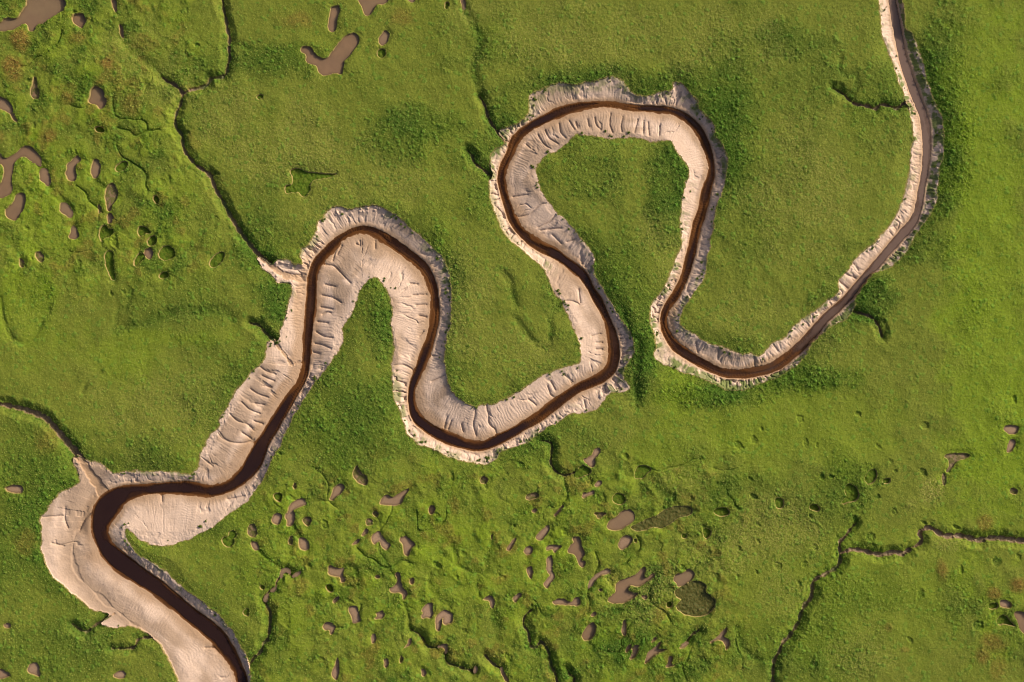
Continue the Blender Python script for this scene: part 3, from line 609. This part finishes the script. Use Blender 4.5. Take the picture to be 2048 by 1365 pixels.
# wide bars: drainage cuts and current ripples
uc = SS + 10 * vnoise(dwp / 22.0, SS / 60.0, 2) + 3 * vnoise(dwp / 7., SS / 12., 1)
n1 = vnoise(uc / 21.0 + 70 * SIDE, dwp / 70.0, 2)
cut = np.exp(-(n1 / 0.12) ** 2)
cutenv = smooth(0.1, .3, tt) * smooth(.95, .6, tt) * smooth(-.1, .25, fbm(SS + 300 * SIDE, dwp, 70, 2, 14))
sandz = sandz - wide * cutenv * cut * 0.20
n2 = vnoise(u / 9.0 + 20 * SIDE, dwp / 60.0, 3)
sandz = sandz - wide * env * .04 * np.exp(-(n2 / .16) ** 2) * patch
rip = np.sin(2 * math.pi * (u / 6.2 + .4 * vnoise(PX / 9, PY / 9, 2)))
ripenv = .8 * env * smooth(-.3, .25, fbm(SS + 200 * SIDE, dwp, 60, 2, 12))
sandz = sandz + (0.014 + .013 * wide) * rip * ripenv
rp2 = np.sin(2 * math.pi * (dwp / 5.6 + 1.2 * fbm(PX, PY, 22, 2, 24)))
sandz = sandz + wide * .012 * rp2 * smooth(-.4, .4, mid) * (1 - ripenv) * env
CUT = np.full((NY, NX), 9.0, np.float32)
for org, txt in CUTS:
    for t1 in txt.split('|'):
        dist_to(catmull(pts(t1, *org), 4), 9, D=CUT)
cutw = 1.6 + .8 * small_n + .8 * edge_n
cutf = np.exp(-(np.clip(CUT + small_n * 1.2 + edge_n * 1.3, 0, None) / np.clip(cutw, .8, None)) ** 2)
sandz = sandz - .21 * cutf * smooth(1, 6, dwp) - .10 * (1 - smooth(0, 8, CUT + 2 * edge_n))
SC = dist_to(catmull(pts(SIDE_CHANNEL, 0, 850, 2.65), 6), 70)
scn_ = SC + 4 * edge_n + 8 * mid
sandz = sandz - smooth(3, 20, dwp) * (.16 * (1 - smooth(0, 5, scn_)) + .42 * (1 - smooth(2, 42, scn_)))
sandz = sandz + (.035 - .02 * wide) * small_n + 0.10 * fbm(PX, PY, 44, 2, 13) * wide + 0.014 * vnoise(PX / 1.8, PY / 1.8, 1)
# crumbled turf lumps at the foot of the scarp
lump = np.clip(1 - c1 * 1.9, 0, 1) * (h1 > .62) * smooth(.6, .85, tt) * smooth(1.0, .93, tt) * steep
sandz = sandz + lump * .35
# river bed
dpt = np.clip(-DWn, 0, 30)
bed = WL - 0.03 - 0.95 * (1 - np.exp(-dpt / 10.0)) + .10 * mid + .035 * np.sin(2 * math.pi * (SS / 5.5 + .8 * small_n))
bed = np.maximum(bed, WL - .04 - .034 * dpt - .25 * (1 - inner) * smooth(0, 5, dpt) - .6 * smooth(.45, .1, CV) * smooth(0, 6, dpt))
bed = bed + .4 * smooth(.1, .5, fbm(SS, DW * 1.2 * SIDE, 90, 3, 4)) * smooth(0, 6, dpt) + .22 * smooth(-.2, .2, SIDE * fbm(SS, SS * 0 + 3, 140, 1, 5)) * smooth(9, 1, dpt)
bed = np.minimum(bed, WL - .02)
sandz = np.where(DWn < 0, bed, sandz)
mix = smooth(-0.8, 1.6, SG)
Z = grassz * (1 - mix) + np.minimum(sandz, grassz) * mix

# gullies cut through both
gdep = np.where(SG > 0, .22, .62)
gcut = (1 - smooth(-1.6, 1.2, GD))
Z = Z - gcut * gdep * smooth(-6, 12, DWn) - (.13 * (1 - smooth(0, 6, GD)) + .75 * (1 - smooth(0, 16, GD + 3 * edge_n)) * smooth(-.5, .4, mid + .2)) * (SG < 0)
# pools
PWZ = -0.46
pool_n = PD
pm = 1 - smooth(-0.9, 1.2, PD)
Z = Z * (1 - pm) + (PWZ - 0.30) * pm
Z = Z - .16 * (1 - smooth(0, 11, PD + 4 * edge_n)) * (1 - pm)

# surface tints kept as data for the materials
earth = np.clip((1 - smooth(.2, 1.6, np.abs(PD - .3))) * .75 + (1 - smooth(.3, 2.2, np.abs(SG + .6))) * .6 + (1 - smooth(0, 1.6, np.abs(GD - .2))) * .3, 0, 1)
earth = np.maximum(earth, (1 - smooth(-1.5, .6, GD)) * .95)

# ------------------------------------------------------------------ meshes out of the grid
PADN = 44
padx = 3.0 * (1.16 ** np.arange(1, PADN + 1) - 1) / .16
fx = np.concatenate([gx[0] - padx[::-1], gx, gx[-1] + padx]).astype(np.float32)
fy = np.concatenate([gy[0] - padx[::-1], gy, gy[-1] + padx]).astype(np.float32)
def pad(A): return np.pad(A, PADN, mode='edge')
FX, FY = np.meshgrid((fx - 1024) / S, (682.5 - fy) / S)
ZP = pad(Z).astype(np.float32)
# beyond the mapped part the marsh goes on with its own relief and plant zones
OX, OY = FX * S + 1024, 682.5 - FY * S
odist = np.hypot(np.clip(np.maximum(X0 - OX, OX - X1), 0, None), np.clip(np.maximum(Y0 - OY, OY - Y1), 0, None))
ow = np.exp(-odist / 22.0)
o1, o2, o3 = fbm(OX, OY, 150, 4, 6), fbm(OX, OY, 40, 4, 7), fbm(OX, OY, 13, 3, 8)
osand = pad(SG > -2)
ZP = np.where(osand, ZP + (1 - ow) * .08 * o2 * pad(DWn > 4), ZP * ow + (1 - ow) * (.25 * o1 + .2 * o2 + .12 * o3 - .1)).astype(np.float32)
def opad(A, generic): return np.clip(pad(A) * ow + (1 - ow) * generic, 0, 1)
H, Wd = ZP.shape

sandmask = pad((SG > 0.2) & ~((GD < -.2) & (DWn > 1) & (SG < 3)))
gullymask = pad(np.where((GD < -0.2) & ~(SG > 3), GI, 0))
face_sand = sandmask[:-1, :-1]
face_g = gullymask[:-1, :-1]
labels = np.zeros((H - 1, Wd - 1), np.int32)
labels[face_sand] = 1
labels[(face_g > 0) & ~face_sand] = face_g[(face_g > 0) & ~face_sand] + 1

def grid_mesh(name, sel, xyz, attrs, mat, parent=None):
    """faces of the grid picked by sel -> one mesh object"""
    jj, ii = np.nonzero(sel)
    w = xyz[0].shape[1]
    v0 = (jj * w + ii).astype(np.int64)
    quads = np.stack([v0, v0 + w, v0 + w + 1, v0 + 1], 1)
    used = np.zeros(xyz[0].size, bool); used[quads.ravel()] = True
    remap = np.cumsum(used) - 1
    quads = remap[quads].astype(np.int32)
    co = np.stack([a.ravel()[used] for a in xyz], 1).astype(np.float32)
    me = bpy.data.meshes.new(name)
    me.vertices.add(len(co)); me.vertices.foreach_set('co', co.ravel())
    me.loops.add(quads.size); me.loops.foreach_set('vertex_index', quads.ravel())
    me.polygons.add(len(quads))
    me.polygons.foreach_set('loop_start', np.arange(0, quads.size, 4, dtype=np.int32))
    me.update(calc_edges=True)
    for an, arr in attrs.items():
        at = me.attributes.new(an, 'FLOAT', 'POINT')
        at.data.foreach_set('value', arr.ravel()[used].astype(np.float32))
    me.polygons.foreach_set('use_smooth', np.ones(len(quads), bool))
    me.materials.append(mat)
    o = bpy.data.objects.new(name, me)
    scn.collection.objects.link(o)
    if parent: o.parent = parent
    return o

# ------------------------------------------------------------------ materials
class NT:
    def __init__(s, name):
        s.m = bpy.data.materials.new(name); s.m.use_nodes = True
        s.t = s.m.node_tree; s.b = s.t.nodes["Principled BSDF"]
        s.co = s.t.nodes.new("ShaderNodeTexCoord").outputs['Object']
    def node(s, typ, **kw):
        n = s.t.nodes.new(typ)
        for k, v in kw.items(): setattr(n, k, v)
        return n
    def link(s, a, b): s.t.links.new(a, b)
    def attr(s, name): return s.node("ShaderNodeAttribute", attribute_name=name).outputs['Fac']
    def noise(s, scale, detail=3, rough=.6, vec=None):
        n = s.node("ShaderNodeTexNoise"); n.inputs['Scale'].default_value = scale
        n.inputs['Detail'].default_value = detail; n.inputs['Roughness'].default_value = rough
        s.link(vec or s.co, n.inputs['Vector']); return n.outputs['Fac']
    def ramp(s, fac, a, b, lo=0, hi=1):
        n = s.node("ShaderNodeMapRange"); n.inputs[1].default_value = a; n.inputs[2].default_value = b
        n.inputs[3].default_value = lo; n.inputs[4].default_value = hi
        s.link(fac, n.inputs[0]); return n.outputs[0]
    def math(s, op, a, b):
        n = s.node("ShaderNodeMath", operation=op)
        for k, v in ((0, a), (1, b)):
            if isinstance(v, (int, float)): n.inputs[k].default_value = v
            else: s.link(v, n.inputs[k])
        return n.outputs[0]
    def mix(s, fac, a, b):
        n = s.node("ShaderNodeMix", data_type='RGBA')
        if isinstance(fac, (int, float)): n.inputs[0].default_value = fac
        else: s.link(fac, n.inputs[0])
        for k, v in ((6, a), (7, b)):
            if isinstance(v, tuple): n.inputs[k].default_value = (*v, 1)
            else: s.link(v, n.inputs[k])
        return n.outputs[2]
    def bump(s, h, dist, strength=1.0):
        n = s.node("ShaderNodeBump"); n.inputs['Distance'].default_value = dist; n.inputs['Strength'].default_value = strength
        s.link(h, n.inputs['Height']); s.link(n.outputs[0], s.b.inputs['Normal'])

EARTH = (0.30, 0.20, 0.105)
def grass_material():
    g = NT("marsh_grass")
    a_l, a_y, a_d, a_b, a_e, a_h = [g.attr(n) for n in ('lush', 'yellow', 'dry', 'brown', 'earth', 'hue')]
    col = g.mix(a_l, (0.138, 0.172, 0.022), (0.048, 0.108, 0.010))
    col = g.mix(g.math('MULTIPLY', a_y, .75), col, (0.158, 0.250, 0.011))
    n1 = g.noise(2.6, 3, .65)
    d = g.math('MULTIPLY', g.ramp(n1, .42, .68), g.math('MULTIPLY', a_d, .85))
    col = g.mix(d, col, (0.30, 0.27, 0.085))
    n2 = g.noise(1.1, 4, .7)
    col = g.mix(g.ramp(n2, .52, .74, 0, .55), col, (0.045, 0.095, 0.010))
    n3 = g.noise(4.5, 2, .6)
    col = g.mix(g.ramp(n3, .56, .8, 0, .5), col, (0.27, 0.29, 0.045))
    col = g.mix(g.ramp(a_h, .8, .98, 0, .5), col, (0.085, 0.20, 0.022))
    col = g.mix(g.math('MULTIPLY', a_b, g.ramp(n1, .3, .6, .45, 1)), col, (0.20, 0.125, 0.030))
    a_t = g.attr('tip')
    col = g.mix(g.ramp(a_t, 0, 1, 0, .7), col, (0.33, 0.36, 0.09))
    col = g.mix(g.ramp(a_t, 0, -1, 0, .8), col, (0.05, 0.12, 0.014))
    col = g.mix(a_e, col, EARTH)
    g.link(col, g.b.inputs['Base Color'])
    g.b.inputs['Roughness'].default_value = .85
    g.b.inputs['Specular IOR Level'].default_value = .15
    g.bump(g.noise(7, 3, .7), .05, .8)
    return g.m
def sand_material():
    g = NT("tidal_sand")
    wet, bedf = g.attr('wet'), g.attr('bed')
    n1 = g.noise(.35, 5, .6)
    col = g.mix(g.ramp(n1, .35, .7), (0.56, 0.435, 0.365), (0.475, 0.362, 0.295))
    col = g.mix(g.attr('damp'), col, (0.295, 0.215, 0.16))
    n2 = g.noise(3, 3, .7)
    col = g.mix(g.ramp(n2, .45, .8, 0, .35), col, (0.40, 0.29, 0.20))
    col = g.mix(wet, col, (0.33, 0.215, 0.13))
    col = g.mix(bedf, col, (0.24, 0.14, 0.07))
    col = g.mix(g.attr('green'), col, (0.085, 0.13, 0.022))
    g.link(col, g.b.inputs['Base Color'])
    g.link(g.ramp(wet, 0, 1, .9, .55), g.b.inputs['Roughness'])
    g.b.inputs['Specular IOR Level'].default_value = .25
    g.bump(g.noise(5, 4, .65), .035, .7)
    return g.m
def gully_material():
    g = NT("gully_mud")
    n = g.noise(1.5, 4, .6)
    col = g.mix(g.ramp(n, .4, .65), (0.20, 0.135, 0.08), (0.13, 0.085, 0.05))
    col = g.mix(g.attr('green'), col, (0.055, 0.105, 0.015))
    g.link(col, g.b.inputs['Base Color']); g.b.inputs['Roughness'].default_value = .6
    g.bump(g.noise(5, 3, .6), .04, .6)
    return g.m
def water_material():
    g = NT("peat_water")
    n = g.noise(.25, 4, .6)
    depth = g.attr('depth')
    g.b.inputs['Roughness'].default_value = .12
    g.b.inputs['IOR'].default_value = 1.33
    brown_w = g.mix(g.ramp(n, .35, .65), (0.020, 0.008, 0.006), (0.040, 0.019, 0.012))
    brown_w = g.mix(g.attr('silt'), brown_w, (0.155, 0.108, 0.092))
    brown_w = g.mix(g.attr('deep'), brown_w, (0.020, 0.010, 0.010))
    g.link(brown_w, g.b.inputs['Base Color'])
    g.bump(g.noise(2.2, 4, .6), .03, .5)
    tr = g.node("ShaderNodeBsdfTransparent"); tr.inputs[0].default_value = (.70, .58, .46, 1)
    mx = g.node("ShaderNodeMixShader")
    g.link(g.ramp(g.math('ADD', g.math('ADD', depth, g.math('MULTIPLY', g.math('ADD', g.attr('silt'), g.attr('deep')), .5)), g.ramp(g.noise(.5, 4, .65), .3, .7, -.14, .14)), .0, .72, .10, .98), mx.inputs[0])
    g.link(tr.outputs[0], mx.inputs[1]); g.link(g.b.outputs[0], mx.inputs[2])
    g.link(mx.outputs[0], g.t.nodes['Material Output'].inputs[0])
    return g.m
def pool_material(kind):
    g = NT({'m': "silty_pool", 'g': "weedy_pool", 'x': "half_weedy_pool", 'd': "murky_pool"}[kind])
    n = g.noise(.45, 5, .6); f = g.noise(2.5, 4, .7)
    mud = g.mix(g.ramp(n, .35, .65), (0.205, 0.130, 0.076), (0.155, 0.100, 0.060))
    mud = g.mix(g.attr('tone'), mud, (0.16, 0.125, 0.075))
    mud = g.mix(g.ramp(g.noise(.2, 3, .5), .4, .65, 0, .45), mud, (0.17, 0.105, 0.07))
    mud = g.mix(g.math('MULTIPLY', g.attr('dryness'), g.ramp(f, .3, .6, .5, 1)), mud, (0.34, 0.235, 0.165))
    mud = g.mix(g.ramp(g.attr('shore'), 0, 1, 0, .6), mud, (0.12, 0.085, 0.045))
    weed = g.mix(g.ramp(f, .35, .65), (0.045, 0.100, 0.008), (0.100, 0.145, 0.014))
    weed = g.mix(g.ramp(g.noise(.8, 4, .65), .5, .75, 0, .6), weed, (0.115, 0.105, 0.022))
    if kind == 'd': weed = g.mix(g.ramp(f, .35, .65), (0.040, 0.058, 0.010), (0.105, 0.090, 0.024))
    if kind == 'm': col = mud
    elif kind in 'gd': col = weed
    else: col = g.mix(g.ramp(g.noise(.9, 4, .7), .42, .55), mud, g.mix(.6, weed, (0.12, 0.09, 0.04)))
    g.link(col, g.b.inputs['Base Color'])
    g.b.inputs['Roughness'].default_value = {'m': .38, 'g': .75, 'x': .6, 'd': .5}[kind]
    g.b.inputs['Specular IOR Level'].default_value = {'m': .35, 'g': .08, 'x': .2, 'd': .2}[kind]
    g.bump(g.noise(3.5, 4, .65), {'m': .015, 'g': .12, 'x': .07, 'd': .1}[kind], .7)
    return g.m
M_GRASS, M_SAND, M_GULLY, M_WATER = grass_material(), sand_material(), gully_material(), water_material()
M_POOL = {k: pool_material(k) for k in 'mgxd'}

# ------------------------------------------------------------------ ground, sand, gullies, river
attrs_g = {'lush': opad(lush, .3 + .9 * o1 + .5 * o2 + .3 * o3), 'yellow': opad(yellow, .25 - o1 + .5 * o3), 'dry': opad(dry, .2 + .8 * o2), 'brown': opad(brown, 0), 'earth': opad(earth, 0), 'hue': opad(h1, .5 + .8 * o3)}
o = grid_mesh("ground", labels == 0, (FX, FY, ZP), attrs_g, M_GRASS)
tag(o, "green marsh grassland on both sides of the winding creek", kind='structure')

wet = np.clip(1 - smooth(0, .42, tt + .12 * mid), 0, 1) * .85
wet = np.maximum(wet, .8 * (1 - smooth(4, 16, dwp + 8 * mid)) * smooth(-.2, .5, CV))
wet = np.maximum(wet, (1 - smooth(-1, 1.5, GD)) * .8)
wet = np.maximum(wet, .75 * (1 - smooth(12, 30, dwp + 10 * mid)) * smooth(3480, 3640, SS) * smooth(4130, 4000, SS) * (SIDE > 0))
bedf = smooth(1.2, -3, DWn)
wet = np.maximum(wet, .9 * (1 - smooth(0, 5, dwp + 2 * edge_n)))
dband = smooth(-.05, .4, fbm(SS + 777 * SIDE, dwp * 3.2 + 10 * mid, 120, 3, 27)) * wide * .85
damp = np.clip(np.maximum(dband, (1 - smooth(4, 44, scn_)) * .95 + .35 * cutf), 0, 1)
sg_green = np.clip(smooth(.18, .5, fbm(PX, PY, 13, 3, 15) + .25 * (1 - smooth(0, 14, SG)) - .1) * (1 - smooth(3, 24, SG)), 0, 1) * steep
zoneB = (SIDE < 0) * smooth(1250, 1000, SS); zoneA = (SIDE > 0) * smooth(1650, 1800, SS) * smooth(2300, 2150, SS)
vg = smooth(-.25, .25, fbm(PX, PY, 9, 3, 35) + .12 - .25 * smooth(.5, .0, tt)) * smooth(.08, .3, tt)
sg_green = np.maximum(sg_green * .6, vg * np.clip(zoneB + .55 * zoneA * smooth(.3, .8, tt), 0, 1) * .9)
ridge = smooth(.66, .35, flu) * smooth(.2, .6, tt) * steep * smooth(.0, .3, fbm(SS + 500 * SIDE, dwp, 130, 2, 25) + .25 * (SS < 1500) * (SIDE < 0))
sg_green = np.clip(sg_green + ridge * .7, 0, .9) * (DWn > 3)
o = grid_mesh("sand_bank", labels == 1, (FX, FY, ZP), {'wet': pad(wet), 'damp': pad(damp), 'bed': pad(bedf), 'green': pad(sg_green)}, M_SAND)
tag(o, "pale pinkish sand banks and bars lining the creek", kind='structure')
gg = pad(np.clip(.35 + .8 * mid, 0, 1))
for gi, (org, hw, txt, lab) in enumerate(GULLIES):
    sel = labels == gi + 2
    if sel.sum() < 4: continue
    o = grid_mesh("tidal_gully", sel, (FX, FY, ZP), {'green': gg * (0.2 if hw > 4 else 1)}, M_GULLY)
    tag(o, lab, kind='structure')
wsel = (pad(DWn) < 2.5)[:-1, :-1]
o = grid_mesh("water", wsel, (FX, FY, np.full_like(FX, WL)), {'depth': np.clip(WL - ZP, 0, 2), 'silt': pad(smooth(1150, 350, SS + 120 * mid)), 'deep': pad(np.clip(.85 * smooth(3900, 4250, SS) + smooth(.05, .4, fbm(SS, DW, 150, 2, 9)) * smooth(1000, 1400, SS), 0, 1) * smooth(1, 7, dpt))}, M_WATER)
tag(o, "dark brown peaty creek water winding through the marsh", kind='structure')

# ------------------------------------------------------------------ pools
bx, by = (gx - 1024) / S, (682.5 - gy) / S
for i, (org, kind, txt, lab) in enumerate(POOLS):
    if pool_win[i] is None: continue
    a, b, c, d, D = pool_win[i]
    own = PK[c:d, a:b] == i + 1
    sel = ((D < 2.2) & own)[:-1, :-1]
    if not sel.any(): continue
    XX, YY = np.meshgrid(bx[a:b], by[c:d])
    x0, y0 = float(XX.mean()), float(YY.mean())
    rnd = random.Random(i)
    dryv = (0.15 if D.min() < -11 else rnd.uniform(.5, 1.0)) if kind == 'm' else .3
    if org in (A0, B0, C0): dryv *= .35
    zz = np.zeros_like(XX)
    if kind != 'm':
        zz = {'g': .08, 'x': .05, 'd': .08}[kind] * (small_n + edge_n + 1.3 * tus / .2)[c:d, a:b] - (.06 if kind == 'g' else .0)
    o = grid_mesh("pool", sel, (XX - x0, YY - y0, zz), {'dryness': np.full_like(XX, dryv), 'shore': (1 - smooth(0, 5, -D)), 'tone': np.full_like(XX, rnd.uniform(0, .6))}, M_POOL[kind])
    o.location = (x0, y0, PWZ + 0.004 * (i % 3))
    tag(o, lab, 'pool', 'pools scattered over the marsh')

# ------------------------------------------------------------------ grass: real blades over the turf
r2 = np.random.default_rng(11)
def sample(A, x, y):
    return A[np.clip(np.round(y - Y0).astype(int), 0, NY - 1), np.clip(np.round(x - X0).astype(int), 0, NX - 1)]
def blades_object(name, x, y, nb, hgt, spread, width, tipv, mat, extra):
    """nb leaning triangular blades per tuft, all tufts in one mesh"""
    n = len(x)
    X = (x - 1024) / S; Y = (682.5 - y) / S; Z0 = sample(Z, x, y) - .02
    ang = r2.random((n, nb)) * 2 * math.pi
    ln = spread[:, None] * (.5 + .8 * r2.random((n, nb)))
    hh = hgt[:, None] * (.6 + .6 * r2.random((n, nb)))
    cx, cy = np.cos(ang), np.sin(ang)
    w = width * (.7 + .6 * r2.random((n, nb)))
    bx0 = X[:, None] + cx * ln * .15; by0 = Y[:, None] + cy * ln * .15
    V = np.empty((n, nb, 3, 3), np.float32)
    V[..., 0, 0] = bx0 - cy * w; V[..., 0, 1] = by0 + cx * w; V[..., 0, 2] = Z0[:, None]
    V[..., 1, 0] = bx0 + cy * w; V[..., 1, 1] = by0 - cx * w; V[..., 1, 2] = Z0[:, None]
    V[..., 2, 0] = X[:, None] + cx * ln; V[..., 2, 1] = Y[:, None] + cy * ln; V[..., 2, 2] = Z0[:, None] + hh
    co = V.reshape(-1, 3); nt = n * nb
    me = bpy.data.meshes.new(name)
    me.vertices.add(len(co)); me.vertices.foreach_set('co', co.ravel())
    me.loops.add(nt * 3); me.loops.foreach_set('vertex_index', np.arange(nt * 3, dtype=np.int32))
    me.polygons.add(nt); me.polygons.foreach_set('loop_start', np.arange(0, nt * 3, 3, dtype=np.int32))
    me.update(calc_edges=True)
    for an, arr in dict(extra, tip=tipv).items():
        at = me.attributes.new(an, 'FLOAT', 'POINT')
        at.data.foreach_set('value', np.repeat(arr.astype(np.float32), nb * 3))
    me.materials.append(mat)
    o = bpy.data.objects.new(name, me); scn.collection.objects.link(o)
    return o
stp = 3.3
tx, ty = np.meshgrid(np.arange(-14, 2064, stp), np.arange(-14, 1382, stp))
tx = (tx + r2.uniform(-stp, stp, tx.shape) * .6).ravel(); ty = (ty + r2.uniform(-stp, stp, ty.shape) * .6).ravel()
keep = (sample(SG, tx, ty) < .6) & (sample(PD, tx, ty) > 1.0) & (sample(GD, tx, ty) > .3)
tx, ty = tx[keep], ty[keep]
L_, D_, Y_, B_ = (sample(q, tx, ty) for q in (lush, dry, yellow, brown))
hh = .10 + .17 * L_ + .05 * D_ + .12 * B_ + .10 * r2.random(len(tx)) ** 3
tipv = np.clip(r2.normal(0.12 + .35 * D_ + .12 * Y_ - .35 * L_, .6), -1, 1)
g = blades_object("grass", tx, ty, 5, hh, hh * 1.05, .035, tipv, M_GRASS, {'lush': L_, 'dry': D_, 'yellow': Y_, 'brown': B_, 'hue': r2.random(len(tx))})
tag(g, "short green marsh grass covering the ground all over", 'grass', kind='stuff')

# ------------------------------------------------------------------ single tufts standing on the sand near the turf edge
def tuft_mesh(seed):
    r = random.Random(seed); V = []; F = []
    for k in range(46):
        a = r.uniform(0, 2 * math.pi); l = r.uniform(.10, .42); h = r.uniform(.10, .34) * (1.25 - l); w = r.uniform(.018, .04)
        ox, oy = r.uniform(-.12, .12), r.uniform(-.12, .12)
        c, s_ = math.cos(a), math.sin(a); n = len(V)
        V += [(ox - s_ * w, oy + c * w, -.04), (ox + s_ * w, oy - c * w, -.04),
              (ox + c * l * .55 + s_ * w * .8, oy + s_ * l * .55 - c * w * .8, h), (ox + c * l * .55 - s_ * w * .8, oy + s_ * l * .55 + c * w * .8, h),
              (ox + c * l, oy + s_ * l, h * .75)]
        F += [(n, n + 1, n + 2, n + 3), (n + 3, n + 2, n + 4)]
    me = bpy.data.meshes.new("grass_tuft"); me.from_pydata(V, [], F)
    at = me.attributes.new('tip', 'FLOAT', 'POINT'); at.data.foreach_set('value', [r.uniform(-.6, .5) for _ in V])
    at = me.attributes.new('lush', 'FLOAT', 'POINT'); at.data.foreach_set('value', [.7] * len(V))
    me.materials.append(M_GRASS)
    return me
TM = [tuft_mesh(i) for i in range(5)]
cand_x = r2.uniform(10, 2038, 300000); cand_y = r2.uniform(10, 1355, 300000)
sg, dw = sample(SG, cand_x, cand_y), sample(DWn, cand_x, cand_y)
nz = sample(fbm(PX, PY, 34, 2, 31), cand_x, cand_y)
ok = (sg > 1.8) & (sg < 3 + 14 * r2.random(len(sg)) ** 2) & (dw > 5) & (nz > .05) & ~((cand_x < 230) & (cand_y > 950))
ii = np.nonzero(ok)[0][:270]
for i in ii:
    o = bpy.data.objects.new("grass_tuft", TM[int(r2.integers(5))])
    scn.collection.objects.link(o)
    o.location = ((cand_x[i] - 1024) / S, (682.5 - cand_y[i]) / S, float(sample(Z, cand_x[i:i+1], cand_y[i:i+1])[0]))
    k = float(r2.uniform(.45, 1.15)); o.scale = (k, k, k); o.rotation_euler = (0, 0, float(r2.uniform(0, 6.28)))
    tag(o, "small green grass tuft standing on the pale sand near the turf edge", 'grass tuft', 'grass tufts on the sand banks')
